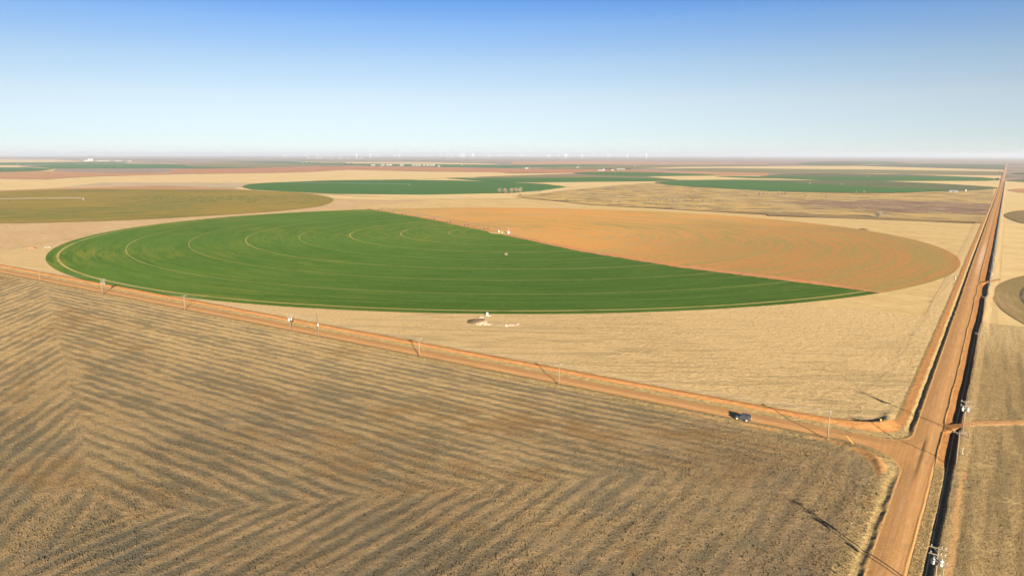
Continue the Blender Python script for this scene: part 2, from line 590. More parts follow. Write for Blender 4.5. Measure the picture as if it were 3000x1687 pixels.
# the circle of olive cover crop with its own pivot
olive_px = q(0, (-700, 560), (0, 490), (500, 470), (1000, 463), (2200, 468)) + q(1, (0, 478), (350, 490), (620, 520), (740, 545), (780, 575), (700, 620), (500, 655), (0, 700)) + q(0, (1500, 765), (800, 790), (0, 805), (-700, 760))
OC = ground_at([(246, 587)])[0]
m_olive_ring = ring_field_mat("olive_cover_crop_circle", OC[0], OC[1], (.26, .180, .034), (.20, .150, .030), .22, .006, (.10, .125, .03), lo=.38, hi=.62)
sheet("olive_field", m_olive_ring, ground_at(olive_px), .42, 4)
# tan margin between the circles
tan_px = q(0, (-800, 800), (0, 800), (800, 785), (1500, 760)) + q(1, (0, 698), (700, 622), (780, 575), (740, 545), (850, 540), (1400, 556), (1700, 575), (1500, 600), (1000, 640), (1080, 655), (0, 707)) + q(0, (1000, 905), (0, 1080), (-800, 1080))
m_margin = field_mat("sandy_margin", (.45, .305, .15), (.42, .275, .13), .01, (1, 3, 1), .3, (.37, .23, .10), .08, .12)

# ------------------------------------------------------------------ the quarter section with the big circle
CX, CY, CR = -401.47, 399.85, 390.3
BND = np.array([(-778.6, 579.2), (-559.2, 477.2), (-401.5, 388.5), (-269.6, 312.6), (-169.0, 274.3), (-97.5, 260.2), (-45.6, 248.0)])
a0 = math.atan2(579.2 - CY, -778.6 - CX)
a1 = math.atan2(248.0 - CY, -45.6 - CX)
tt_ = np.linspace(0, len(BND) - 1, 150)
bnd = np.stack([np.interp(tt_, np.arange(len(BND)), BND[:, k_]) for k_ in (0, 1)], 1)
bnd[1:-1] += (RNG.random((148, 1)) - .5) * 2.2 * np.array([[.42, .907]])
bnd[0] = (CX + CR * math.cos(a0), CY + CR * math.sin(a0))
bnd[-1] = (CX + CR * math.cos(a1), CY + CR * math.sin(a1))


def arc(t0, t1, n=260):
    return [(CX + CR * math.cos(t), CY + CR * math.sin(t)) for t in np.linspace(t0, t1, n)[1:-1]]


TRACKS = ((382.8, 1.3, .9), (337.5, .7, .6), (291, .7, .55), (245, .8, .7), (199, .8, .5), (152.5, .9, .75), (104, .9, .75), (57, .9, .6), (360, .5, .2), (215, .5, .25))
m_wheat = ring_field_mat("winter_wheat_circle", CX, CY, (.054, .114, .011), (.085, .152, .018), .30, .006, (.150, .165, .022), TRACKS, (.40, .285, .095), lo=.36, hi=.64, east=((.042, .086, .010), -60., 260., .85, (.054, .102, .015)))
m_tilled = ring_field_mat("orange_tilled_half", CX, CY, (.51, .242, .060), (.42, .262, .086), .24, .006, (.290, .212, .060), lo=.44, hi=.56, east=((.335, .165, .052), 20., 320., .9, (.270, .182, .056)), arcs=1.6)
m_stub = field_mat("quarter_stubble", (.49, .345, .145), (.45, .31, .125), .012, (1, 2.5, 1), .2, (.33, .225, .095), .15, .14)

quarter_px = tan_px
sheet("sandy_margin", m_margin, ground_at(tan_px), .02)
sheet("sandy_margin", m_margin, [(-1150, 18), (-630, 18), (-560, 180), (-780, 420), (-860, 700), (-1150, 700)], -.12)
sheet("stubble_field", m_stub, [(-15.8, 190), (-15.8, 838), (-120, 838), (-260, 800), (-560, 862), (-760, 955), (-1100, 1010), (-900, 800), (-1030, 560), (-900, 190)], -.03)
g_pts = [tuple(p) for p in bnd] + [(CX + CR * math.cos(t), CY + CR * math.sin(t)) for t in np.linspace(a1, a0 - 2 * math.pi, 300)[1:-1]]
sheet("wheat_field", m_wheat, g_pts, .16)
o_pts = [tuple(p) for p in bnd[::-1]] + [(CX + CR * math.cos(t), CY + CR * math.sin(t)) for t in np.linspace(a0, a1, 220)[1:-1]]
sheet("tilled_field", m_tilled, o_pts, .12)
# bare soil along the edge of the tilled half
nrm = np.array([0.42, 0.907])
strip_w = np.interp(tt_, np.arange(7), [2, 6, 9, 9, 11, 13, 3]) * (1 + .5 * (RNG.random(150) - .5))
strip = [tuple(p) for p in bnd] + [tuple(p + nrm * w) for p, w in zip(bnd[::-1], strip_w[::-1])]
m_bare = field_mat("bare_red_soil", (.43, .19, .075), (.40, .185, .07), .03, (1, 2, 1), .4, None, .2, .1)
sheet("bare_soil_strip", m_bare, strip, .15)
pad = [(CX + 16 * math.cos(t) * (1 + .25 * math.sin(3 * t)) - 2, CY - 5 + 9 * math.sin(t)) for t in np.linspace(0, 2 * math.pi, 26)[:-1]]
sheet("bare_soil_pad", field_mat("sandy_pad", (.46, .32, .14), (.42, .26, .10), .1), pad, .19)

# scrub land beyond the circle
scrub_px = q(2, (0, 532), (300, 506), (520, 476), (800, 452), (1100, 418), (1420, 400), (1600, 424), (2000, 450), (2576, 482)) + q(3, (0, 487), (1000, 506), (1600, 494), (2100, 477), (2270, 470), (2255, 600), (2160, 805), (1600, 788), (0, 728)) + q(2, (2576, 716), (1600, 664), (800, 618), (300, 566), (0, 538))
g = NG("dry_scrub", 1.0, 0.02)
v = g.scale(g.pos(), (1, 1.6, 1), .25)
n1 = g.noise(.009, 6, .65, v)
n2 = g.noise(.016, 6, .65, g.scale(g.pos(), (1, 2.2, 1), -.2))
col = g.mix(g.rng(n1, .40, .60), (.45, .285, .085), (.36, .255, .100))
col = g.mix(g.rng(n2, .47, .60), col, (.190, .132, .064))
col = g.mix(g.rng(g.noise(.022, 5, .65, v), .55, .68), col, (.48, .355, .175))
mc = ground_at([(2690, 605)])[0]
o_ = g.sep()
mdx = g.math('DIVIDE', g.math('SUBTRACT', o_[0], float(mc[0])), 215.0)
mdy = g.math('DIVIDE', g.math('SUBTRACT', o_[1], float(mc[1])), 190.0)
md = g.math('SQRT', g.math('ADD', g.math('MULTIPLY', mdx, mdx), g.math('MULTIPLY', mdy, mdy)))
md = g.math('ADD', md, g.math('MULTIPLY', g.math('SUBTRACT', n1, .5), 2.2))
marsh = g.mix(g.rng(n2, .42, .58), (.150, .085, .055), (.270, .185, .105))
marsh = g.mix(g.rng(g.noise(.03, 5, .65, v), .56, .66), marsh, (.40, .28, .12))
col = g.mix(g.rng(md, .75, 1.15, .95, 0), col, marsh)
sy_ = g.math('ADD', o_[1], g.math('MULTIPLY', g.math('SUBTRACT', n2, .5), 60.0))
low = g.math('MULTIPLY', g.rng(sy_, 850., 905., 1, 0), g.rng(o_[0], -420., -260.))
col = g.mix(g.math('MULTIPLY', low, .8), col, (.185, .125, .058))
col = g.value(col, g.rng(g.noise(.22, 5, .8), .25, .75, .68, 1.32))
m_scrub = g.done(col)
sheet("scrubland", m_scrub, ground_at(scrub_px), .42)

# east side beyond the near field
sheet("stubble_field", m_pale, [(13.2, 190), (13.2, 2900), (900, 2900), (900, 190)], -.03)
m_brown_ring = ring_field_mat("brown_circle_crop", 282, 282, (.235, .165, .064), (.18, .138, .052), .5, .02, (.29, .20, .09), ((258.5, 1.6, .9),), (.07, .055, .04))
eastc = [(282 + 272 * math.cos(t), 282 + 272 * math.sin(t)) for t in np.linspace(0, 2 * math.pi, 240)[:-1]]
sheet("brown_field", m_brown_ring, eastc, .13)
sheet("brown_field", m_brownc, ground_at(q(3, (2375, 725), (2450, 690), (2576, 675), (2900, 668), (2900, 850), (2576, 808), (2450, 770))), .4, 5)
sheet("brown_field", m_orange, ground_at(q(3, (2420, 468), (2700, 450), (3000, 445), (3000, 520), (2576, 500))), .5, 4)
sheet("wheat_field", m_greend, ground_at(q(3, (2415, 376), (2576, 360), (2900, 355), (2900, 405), (2576, 392))), .6, 4)
sheet("wheat_field", m_greend, ground_at(q(3, (2430, 304), (2576, 294), (2900, 290), (2900, 325), (2576, 318))), .7, 3)

# ------------------------------------------------------------------ near terrain: roads, ditches, verges and the rough fields
def smin(a, b, k):
    t = np.clip(.5 + .5 * (b - a) / k, 0, 1)
    return b * (1 - t) + a * t - k * t * (1 - t)


def road_sd(x, y):
    """distance outside the road edge (negative on the road); the corners are rounded"""
    half = 3.4 + .35 * np.clip((y - 250) / 200, 0, 1)
    s1 = np.abs(x + .55) - half
    s2 = np.maximum(np.abs(y) - 3.6, x)
    kk = np.where(y > 0, 9.0, 17.0)
    s = np.where(x < .4, smin(s1, s2, kk), s1)
    return s


def interp(v, tab):
    t = np.array(tab, float)
    return np.interp(v, t[:, 0], t[:, 1])


def drive_w(x, y):
    """1 on the earth crossings over the east ditch"""
    d1 = np.abs(y - np.minimum(22.5 + 1.35 * (x - 3.4), 31 + .72 * (x - 8.8))) / np.clip(2.2 + .22 * (10 - x), 2.4, 4.5)
    d2 = np.abs(y - (326 + 2.0 * (x - 4.6))) / 5.0
    return np.where(x > 2, np.maximum(sstep(1.25, .75, d1), sstep(1.3, .7, d2)), 0)


def terrain(x, y):
    """height above the sloping plane and the cover masks"""
    jit = fbm(x * .25, y * .25, 3, 1) - .5
    jit2 = fbm(x * .8, y * .8, 3, 2) - .5
    sd = road_sd(x, y) + jit * .55 + jit2 * .35
    nw = (x < 0) & (y > 0)
    sw = (x < 0) & (y <= 0)
    wmain = sstep(2, 16, y + x * .9)                       # 1 beside the main road, 0 beside the cross road
    z = np.zeros_like(x)
    crown = .16 * (1 - np.clip(sd / -3.4, 0, 1)) * -1 + .22
    znw_m = interp(sd, [(-3, .28), (0, .12), (.5, 0), (1.2, -.45), (1.7, -.3), (2.3, .12), (3.2, .10), (4.6, .12), (5.4, .0), (9, 0)])
    znw_c = interp(sd, [(-3, .10), (0, -.06), (.4, -.16), (1.0, -.2), (2.5, .02), (3.6, .14), (5.4, .55), (7.6, .40), (8.6, .02), (12, 0)])
    zsw = interp(sd, [(-3, .14), (0, -.04), (.6, -.12), (1.4, .16), (2.6, .22), (4.2, .06), (8, 0)])
    zn = znw_m * wmain + znw_c * (1 - wmain)
    zn = zn + .75 * np.exp(-((sd - 7.2) / 1.5) ** 2) * np.exp(-(((x + 13) + (y - 13)) / 13.0) ** 2)
    wms = sstep(12, 26, -y + x * .35)
    zsw_m = interp(sd, [(-3, .28), (0, .12), (.5, 0), (1.0, -.20), (1.6, -.16), (2.3, .04), (3.6, .10), (4.8, .02), (8, 0)])
    zsw = zsw * (1 - wms) + zsw_m * wms
    zsw = zsw + .75 * np.exp(-((sd - 3.4) / .9) ** 2) * np.exp(-(((x + 13) - (y + 15)) / 11.0) ** 2)
    z = np.where(nw, zn, np.where(sw, zsw, 0))
    south = sstep(-2, -14, y)
    wide = 1 + .45 * np.clip((y - 150) / 250, 0, 1)
    xe = (x - 2.85 + .8 * (fbm(x * .02, y * .05, 3, 23) - .5) + jit2 * .12) / wide + 2.85
    ze_n = interp(xe, [(-.5, .28), (2.3, .2), (2.6, .34), (2.85, .14), (4.4, -.50), (5.2, -.95), (6.1, -1.0), (6.55, .30), (7.4, .30), (9.5, .05), (13, 0)])
    ze_s = interp(xe, [(-.5, .28), (2.0, .2), (2.25, .30), (2.6, .02), (3.4, -.1), (4.6, -.2), (5.0, -.55), (5.9, -.62), (6.4, .20), (7.2, .2), (9.5, .0), (13, 0)])
    ze = ze_n * (1 - south) + ze_s * south
    dw = drive_w(x, y)
    ze = ze * (1 - dw) + np.maximum(.18, 0) * dw
    z = np.where(x > -.55, ze, z)
    # cover
    road = sstep(.35, -.25, sd) * np.where(x > -.55, sstep(2.75, 2.45, xe), 1)
    b0 = 2.5 * wmain + 3.5 * (1 - wmain)
    b1 = 4.9 * wmain + 8.1 * (1 - wmain)
    berm = np.where(nw, sstep(b0 - .3, b0 + .3, sd) * sstep(b1 + .3, b1 - .3, sd), 0)
    berm = berm * sstep(.12, .42, fbm(x * .35, y * .35, 3, 5) + .12)
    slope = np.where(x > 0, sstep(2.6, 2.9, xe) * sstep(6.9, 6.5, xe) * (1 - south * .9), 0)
    sand_sw = np.where(sw, sstep(2.2, 2.9, sd) * sstep(5.2, 4.2, sd) * sstep(.40, .56, fbm(x * .12, y * .12, 3, 9)) * sstep(-60, -12, y + x * .6), 0)
    track_e = np.where(x > 0, sstep(.7, .35, np.abs(x - 8.6 - jit * 1.2)) * south * .7, 0)
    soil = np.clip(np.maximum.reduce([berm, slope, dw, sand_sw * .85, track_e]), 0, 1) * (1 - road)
    # rough field south-west: rows run round it like picture frames
    dn, de, dwst = -y - 8.0, -x - 9.0, .92 * (.73 * x + .68 * y) + 305.4
    warp = 2.4 * (fbm(x * .02, y * .02, 3, 3) - .5) + 1.3 * (fbm(x * .13, y * .13, 2, 4) - .5)
    dmin = np.minimum(np.minimum(dn, de), dwst)
    along_n = (dn <= np.minimum(de, dwst))
    ph = (dmin + warp) / 4.2
    tri = np.abs((ph % 1) - .5) * 2
    in_w = (dwst < np.minimum(dn, de))
    ua = np.where(along_n, x, np.where(in_w, .73 * y - .68 * x, y))
    uc = np.where(along_n, y, np.where(in_w, .73 * x + .68 * y, x))
    brk = fbm(ua * .055, uc * .30, 4, 6)
    brk2 = fbm(ua * .22 + uc * .3, uc * .7 - ua * .12, 3, 14)
    cover = sstep(0, 1, .5 * (x + 260) / 220 + .5 * (-y - 20) / 130 + .5 * (fbm(x * .02, y * .02, 3, 41) - .5))  # weed tone and painted shade: darker south and east of the sun hotspot
    stripe = np.clip(sstep(.18, .78, tri * .54 + brk * .80 + brk2 * .54 - .47), 0, 1) * (1 - .45 * sstep(75, 15, de)) * (1 - .28 * sstep(7, 1, np.abs(dn - np.minimum(de, dwst)) + 8 * (fbm(x * .1, y * .1, 2, 28) - .5)))
    rust = sstep(.54, .76, fbm(x * .026, y * .045, 4, 7) * .8 + .2 * fbm(x * .15, y * .15, 3, 27)) * sstep(.25, .55, fbm(x * .2, y * .2, 3, 8))
    pale = sstep(.56, .72, fbm(x * .30 + y * .10, y * .9 - x * .45, 4, 10)) * (1 - .8 * stripe)
    fld = sstep(3.8, 6.5, sd) * np.where(sw, 1, 0)
    z = z + fld * ((1 - stripe) * .10 + .10 * (fbm(x * .9, y * .9, 3, 12) - .5) + .18 * (fbm(x * .12, y * .12, 2, 13) - .5))
    # stubble north of the cross road
    stb = np.where(nw, sstep(b1, b1 + 1.5, sd), 0)
    sgrow = fbm(x * .03 + y * .05, y * .4 - x * .25, 3, 15)
    clump = sstep(.50, .66, fbm(x * .75, y * .75, 2, 16))
    z = z + stb * (.07 * clump + .03 * (sgrow - .5))
    # east field: streaks along the road
    est = np.where(x > 0, sstep(7.0, 8.2, x), 0)
    sE = sstep(.42, .66, fbm(x * .55, y * .035, 4, 17))
    z = z + est * (.08 * (fbm(x * .8, y * .5, 3, 18) - .5) + .05 * sE)
    z = z + .03 * (fbm(x * 1.3, y * 1.3, 2, 19) - .5) * (1 - road)
    light = np.where(nw, np.maximum(sstep(-150, -330, x) * .8, sstep(40, 185, y) * .97) + .25 * (fbm(x * .02, y * .03, 3, 21) - .5), 0)
    return dict(z=z, sd=sd, road=road, soil=soil, se=cover * sw, stripe=np.where(sw, stripe, np.where(x > 0, sE, sgrow)), rust=rust * np.where(sw, 1, .25),
                pale=np.where(sw, pale, np.where(x > 0, sstep(90, 190, y), np.clip(light, 0, 1))), clump=clump, fld=fld, stb=stb, est=est, sw=sw, nw=nw, xe=xe, south=south, dw=dw, brk=brk)


def terrain_mat(name, kind):
    g = NG(name, 1.0, 0.02)
    stripe, rust, pale = g.attr("stripe"), g.attr("rust"), g.attr("pale")
    fine = g.noise(2.2, 4, .75)
    mid = g.noise(.5, 4, .65)
    if kind == "rough":         # ragged edges where the grass rows thin out
        rag = g.noise(.9, 4, .7, g.scale(g.pos(), (1.0, 1.5, 1.0), .5))
        stripe = g.rng(g.math('ADD', stripe, g.math('MULTIPLY', g.math('SUBTRACT', rag, .5), 1.5)), -.12, 1.15)
        pale = g.math('MULTIPLY', pale, g.rng(rag, .35, .6))
    if kind == "rough":
        col = g.mix(g.rng(mid, .35, .65), (.355, .243, .100), (.435, .298, .130))
        col = g.mix(g.math('MULTIPLY', stripe, .78), col, (.128, .110, .066))
        col = g.mix(g.math('MULTIPLY', pale, .75), col, (.45, .285, .140))
        col = g.mix(g.math('MULTIPLY', g.attr('brown'), .85), col, g.mix(stripe, (.160, .110, .060), (.080, .070, .046)))  # darker brown carries the painted shade of the foreground
        gry = g.rng(g.noise(.045, 5, .65), .50, .64)
        col = g.mix(g.math('MULTIPLY', g.math('MULTIPLY', gry, g.attr('brown')), .6), col, (.100, .095, .066))
        col = g.mix(g.math('MULTIPLY', rust, .65), col, (.200, .114, .042))
        col = g.mix(g.math('MULTIPLY', g.rng(pale, .55, .95), .5), col, (.40, .25, .125))
    elif kind == "stubble":
        col = g.mix(g.rng(mid, .35, .65), (.42, .290, .125), (.48, .335, .155))
        col = g.mix(g.rng(stripe, .5, .7, 0, .5), col, (.25, .185, .085))
        col = g.mix(pale, col, (.48, .335, .150))
        spk = g.math('MULTIPLY', g.rng(g.noise(.9, 3, .6), .54, .66), g.rng(g.noise(.02, 3), .38, .6, .15, .75))
        col = g.mix(spk, col, (.255, .178, .078))
    elif kind == "east":
        col = g.mix(g.rng(mid, .35, .65), (.265, .178, .074), (.33, .225, .097))
        col = g.mix(g.math('MULTIPLY', stripe, .6), col, (.165, .122, .058))
        col = g.mix(g.rng(g.noise(.12, 4, .6), .56, .7, 0, .6), col, (.40, .29, .12))
        col = g.mix(g.math('MULTIPLY', pale, .9), col, (.49, .345, .155))
    else:
        col = g.mix(g.rng(mid, .35, .65), (.25, .172, .070), (.36, .25, .105))
        col = g.mix(g.rng(g.noise(.9, 3), .55, .7, 0, .7), col, (.13, .105, .055))
    o = g.sep()
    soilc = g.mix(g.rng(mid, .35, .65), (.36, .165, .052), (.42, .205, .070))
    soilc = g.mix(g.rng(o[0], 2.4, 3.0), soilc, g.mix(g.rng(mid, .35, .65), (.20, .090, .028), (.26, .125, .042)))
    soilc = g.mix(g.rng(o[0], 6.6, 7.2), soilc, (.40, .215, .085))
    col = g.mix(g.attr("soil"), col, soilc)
    # wheel-polished lanes of the dirt road
    lane = g.attr("lane")
    rn = g.noise(1.0, 4, .6, g.comb(g.math('MULTIPLY', lane, 2.2), g.math('MULTIPLY', g.attr("run"), .05), 0.0))
    rc = g.mix(g.rng(rn, .35, .65), (.365, .186, .066), (.42, .225, .083))
    rut = g.math('ABSOLUTE', g.math('SUBTRACT', g.math('ABSOLUTE', g.math('ADD', lane, .45)), 1.05))
    rc = g.mix(g.math('MULTIPLY', g.rng(rut, .15, .55, .55, 0), g.rng(g.noise(.15, 3), .35, .6)), rc, (.47, .275, .125))
    rc = g.mix(g.rng(g.attr("dust"), .1, 1.0, 0, .85), rc, (.50, .33, .20))
    rc = g.mix(g.rng(g.noise(.06, 3), .55, .7, 0, .35), rc, (.29, .15, .075))
    col = g.mix(g.attr("road"), col, rc)
    col = g.value(col, g.rng(fine, .2, .8, .80, 1.20))
    hgt = g.math('MULTIPLY', g.math('ADD', fine, g.math('MULTIPLY', mid, .7)), g.math('SUBTRACT', 1.0, g.math('MULTIPLY', g.attr("road"), .85)))
    g.bump(hgt, .35, .8)
    return g.done(col)


T_MATS = {k: terrain_mat(n, k) for n, k in (("rough_dry_field", "rough"), ("stubble_ground", "stubble"), ("east_dry_field", "east"), ("dry_verge", "verge"))}


def axis(spec):
    out = []
    for a, b, st in spec:
        out.append(np.arange(a, b - 1e-6, st))
    return np.concatenate(out + [np.array([spec[-1][1]])])


def terrain_piece(xa, ya, inside=True):
    gx, gy = np.meshgrid(xa, ya, indexing='ij')
    t = terrain(gx, gy)
    zz = land(gx, gy) + t['z']
    u, w = project(gx, gy, zz)
    vis = (u > -420) & (u < 3420) & (w < 1960)
    rr = np.hypot(gx - CX, gy - CY)
    keepv = vis & (rr > CR - 3.5)
    re_ = np.hypot(gx - 282, gy - 282)
    keepv &= (re_ > 272 - 3.5)
    n, m = gx.shape
    idx = np.arange(n * m).reshape(n, m)
    kf = keepv[:-1, :-1] & keepv[1:, :-1] & keepv[1:, 1:] & keepv[:-1, 1:]
    quad = np.stack([idx[:-1, :-1], idx[1:, :-1], idx[1:, 1:], idx[:-1, 1:]], -1)
    fm = lambda a: (a[:-1, :-1] + a[1:, 1:]) / 2
    road_f = fm(t['road']) > .5
    fld_f = fm(t['fld']) > .5
    stb_f = fm(t['stb']) > .5
    est_f = fm(t['est']) > .5
    ditch_f = (fm(gx) > 2.5) & (fm(t['xe']) < 6.9) & ~road_f
    lane = np.where(np.abs(gy) < 4.2, np.where(gx < -9, gy, gx), gx)
    runc = np.where((np.abs(gy) < 4.2) & (gx < -9), gx, gy)
    wl = sstep(-30, -8, gx)
    lane = np.where(np.abs(gy) < 8, gy * (1 - wl) + gx * wl, np.where(gx < -16, gy, gx))
    runc = np.where(gx < -16, gx, gy)
    dust = np.clip(np.exp(-((gy - 480) / 130) ** 2) * np.exp(-((gx - .2) / 2.2) ** 2), 0, 1)
    A = dict(brown=t['se'], stripe=t['stripe'], rust=t['rust'], pale=t['pale'], soil=t['soil'], road=t['road'], lane=lane, run=runc, dust=dust)
    co = np.stack([gx, gy, zz], -1).reshape(-1, 3)
    crossr = (fm(gx) < -9)
    sets = [("dirt_road", road_f & crossr, "verge"), ("dirt_road", road_f & ~crossr, "verge"), ("rough_field", fld_f & ~road_f, "rough"), ("stubble_field", stb_f & ~road_f, "stubble"),
            ("east_field", est_f & ~road_f & ~ditch_f, "east"), ("roadside_ditch", ditch_f & ~fld_f & ~stb_f & ~est_f, "verge")]
    rest = ~(road_f | fld_f | stb_f | est_f | ditch_f)
    sets.append(("roadside_verge", rest, "verge"))
    for nm, msk, kind in sets:
        q_ = quad[kf & msk]
        if len(q_) == 0:
            continue
        used, inv = np.unique(q_, return_inverse=True)
        me = mesh_np(nm, co[used], inv.reshape(-1, 4), {k: v.ravel()[used] for k, v in A.items()}, True)
        structure(link(nm, me, T_MATS[kind]))


XA = axis([(-640, -300, 1.0), (-300, -160, .7), (-160, -14, .5), (-14, 1.6, .4), (1.6, 10, .22), (10, 62, .6)])
YA = axis([(-215, -140, .8), (-140, -14, .5), (-14, 14, .35), (14, 60, .5), (60, 190, .8)])
terrain_piece(XA, YA)
XB = axis([(-16, 1.6, .45), (1.6, 10.6, .3), (10.6, 13.6, .6)])
YB = axis([(190, 400, .8), (400, 700, 1.6), (700, 1400, 4.0), (1400, 1800, 10.0), (1800, 2900, 25.0)])
terrain_piece(XB, YB)
m_farroad = field_mat("far_dirt_road", (.42, .22, .10), (.46, .26, .14), .01)
sheet("dirt_road", m_farroad, [(-5, 2895), (-6, 9500), (6, 9500), (5, 2895)], .7)


def surf(x, y):
    t = terrain(np.array([float(x)]), np.array([float(y)]))
    return float(land(np.array([x]), np.array([y]))[0] + t['z'][0])


# ------------------------------------------------------------------ dry grass clumps, clods and weeds
def tuft_mesh(name, x, y, z, rad, hgt, colr, lean=1.1):
    n = len(x)
    k = 4
    ang = RNG.random((n, 1)) * 6.283 + np.arange(k)[None] * (2 * math.pi / k) + (RNG.random((n, k)) - .5) * .8
    rr = rad[:, None] * (.6 + .7 * RNG.random((n, k)))
    base = np.stack([x[:, None] + rr * np.cos(ang), y[:, None] + rr * np.sin(ang), np.repeat((z - .06)[:, None], k, 1)], -1)
    apx = np.stack([x + rad * lean * (RNG.random(n) - .5), y + rad * lean * (RNG.random(n) - .5), z + hgt], -1)
    co = np.concatenate([base, apx[:, None, :]], 1).reshape(-1, 3)
    o = (np.arange(n) * (k + 1))[:, None]
    j = np.arange(k)[None]
    fc = np.stack([o + j, o + (j + 1) % k, np.broadcast_to(o + k, (n, k))], -1).reshape(-1, 3)
    cols = np.repeat(np.concatenate([colr, np.ones((n, 1))], 1)[:, None], k + 1, 1).reshape(-1, 4)
    return mesh_np(name, co, fc, {"tint": cols})


g = NG("dry_grass_clumps", 1.0, 0.02)
c_ = g.attr("tint", True)
m_tuft = g.done(g.value(c_, g.rng(g.noise(5.0, 3), .25, .75, .8, 1.2)))


def scatter(n, xr, yr):
    x = RNG.uniform(*xr, n)
    y = RNG.uniform(*yr, n)
    t = terrain(x, y)
    z = land(x, y) + t['z']
    u, w = project(x, y, z)
    ok = (u > -250) & (u < 3250) & (w < 1850) & (np.hypot(x - CX, y - CY) > CR + 1) & (np.hypot(x - 282, y - 282) > 273)
    ok &= (t['road'] < .15)
    return x, y, z, t, ok


def pick(ok, *a):
    return [v[ok] for v in a]


def tint(base, n, amt=.22):
    b = np.array(base)[None]
    return np.clip(b * (1 + amt * (RNG.random((n, 1)) * 2 - 1)) * (1 + .06 * (RNG.random((n, 3)) * 2 - 1)), 0, 1)


# rough south-west field
x, y, z, t, ok = scatter(900000, (-520, -6), (-185, -5))
dist = np.hypot(x - CAM_X, y - CAM_Y)
dens = fbm(x * .06, y * .06, 3, 31)
ok &= t['sw'] & (t['soil'] < .4) & (RNG.random(len(x)) < np.clip((.35 + .65 * sstep(.35, .7, dens)) * np.clip(1.15 - dist / 560, .22, 1), 0, 1))
x, y, z, st, ru, shade_cov = pick(ok, x, y, z, t['stripe'], t['rust'], t['se'])
n = len(x)
cc = tint((.34, .228, .095), n) * (1 - .72 * st[:, None]) + tint((.100, .090, .056), n) * (.72 * st[:, None])
cc = cc * (1 - .5 * ru[:, None]) + np.array((.19, .115, .04))[None] * .5 * ru[:, None]
se = shade_cov
cc = cc * (1 - .75 * se[:, None]) + (tint((.120, .080, .042), n) * (1 - st[:, None]) + tint((.065, .057, .037), n) * st[:, None]) * .75 * se[:, None]  # clumps take the same painted shade as the ground
size = .07 + .15 * RNG.random(n) ** 3
ob = link("dry_grass", tuft_mesh("dry_grass", x, y, z, size, size * (.6 + .9 * RNG.random(n)) * (1 + .2 * se), cc * .70), m_tuft)
tag(ob, "dry brown grass clumps covering the rough rowed field", "grass")
ob["kind"] = "stuff"
print("rough tufts", n)
# stubble and verge clumps
x, y, z, t, ok = scatter(520000, (-420, -4), (3, 190))
dens = fbm(x * .03, y * .03, 3, 33)
row = fbm(x * .10 + y * .18, y * .75 - x * .45, 2, 34)
pr = np.where(t['stb'] > .5, sstep(.36, .62, dens) * sstep(.40, .6, row) * .75 * sstep(-420, -120, x) * sstep(185, 90, y), .8)
ok &= t['nw'] & (t['soil'] < .5) & (RNG.random(len(x)) < pr)
x, y, z = pick(ok, x, y, z)
n = len(x)
ob = link("stubble_clumps", tuft_mesh("stubble_clumps", x, y, z, .08 + .12 * RNG.random(n) ** 2, .05 + .14 * RNG.random(n) ** 2, tint((.225, .158, .066), n)), m_tuft)
tag(ob, "straw coloured stubble clumps on the tan field and verge", "stubble")
ob["kind"] = "stuff"
print("stubble", n)
# east side grass
x, y, z, t, ok = scatter(300000, (2.4, 46), (-100, 190))
pr = np.where(t['xe'] < 6.6, t['south'] * np.where(t['xe'] < 4.9, .9, .25), np.where(t['est'] > .5, .10 + .25 * fbm(x * .5, y * .03, 3, 35), .6))
ok &= (t['dw'] < .3) & (t['soil'] < .5) & (RNG.random(len(x)) < pr)
x, y, z, st = pick(ok, x, y, z, t['stripe'])
n = len(x)
cc = tint((.27, .185, .08), n) * (1 - .45 * st[:, None]) + tint((.14, .11, .055), n) * .45 * st[:, None]
ob = link("roadside_grass", tuft_mesh("roadside_grass", x, y, z, .07 + .14 * RNG.random(n) ** 2, .05 + .14 * RNG.random(n) ** 2, cc * .66), m_tuft)
tag(ob, "brown roadside grass between ditch and east field", "grass")
ob["kind"] = "stuff"
print("east", n)
# dark weeds
x, y, z, t, ok = scatter(16000, (-420, -6), (-200, -4))
cl = fbm(x * .05, y * .05, 3, 36)
ok &= t['sw'] & (t['soil'] < .4) & (RNG.random(len(x)) < sstep(.48, .72, cl) * .35 * sstep(-320, -60, x) + .012 + .28 * sstep(8, 4.5, t['sd']) * sstep(-140, -20, x))
x, y, z = pick(ok, x, y, z)
n = len(x)
size = .14 + .26 * RNG.random(n) ** 2
ob = link("dark_weeds", tuft_mesh("dark_weeds", x, y, z, size, size * (.6 + .5 * RNG.random(n)), tint((.105, .078, .042), n, .35)), m_tuft)
tag(ob, "dark dead weeds dotted over the rough field", "weeds")
ob["kind"] = "stuff"
print("weeds", n)

# ------------------------------------------------------------------ object materials
M_WOOD = plain("weathered_pole_wood", (.15, .115, .072), .85, .1, 0, .2, 2.0)
M_DARKWOOD = plain("dark_pole_wood", (.16, .115, .075), .85, .1, 0, .2, 2.0)
M_GALV = plain("galvanised_steel", (.13, .135, .135), .5, .5, .3, .1)
M_WHITE = plain("white_paint", (.34, .34, .32), .5, .4, 0, .05)
M_PORC = plain("grey_porcelain", (.26, .26, .25), .3, .5, 0, .05)
M_YEL = plain("yellow_plastic", (.42, .26, .03), .5, .4, 0, .05)
M_WIRE = plain("aluminium_wire", (.30, .30, .30), .5, .4, .5, .05)
M_TYRE = plain("tyre_rubber", (.03, .028, .026), .9, .2, 0, .2)
M_RIM = plain("dusty_rim", (.50, .40, .27), .6, .3, 0, .1)
M_CAR = plain("slate_grey_car_paint", (.028, .032, .036), .5, .5, 0, .06, .8)
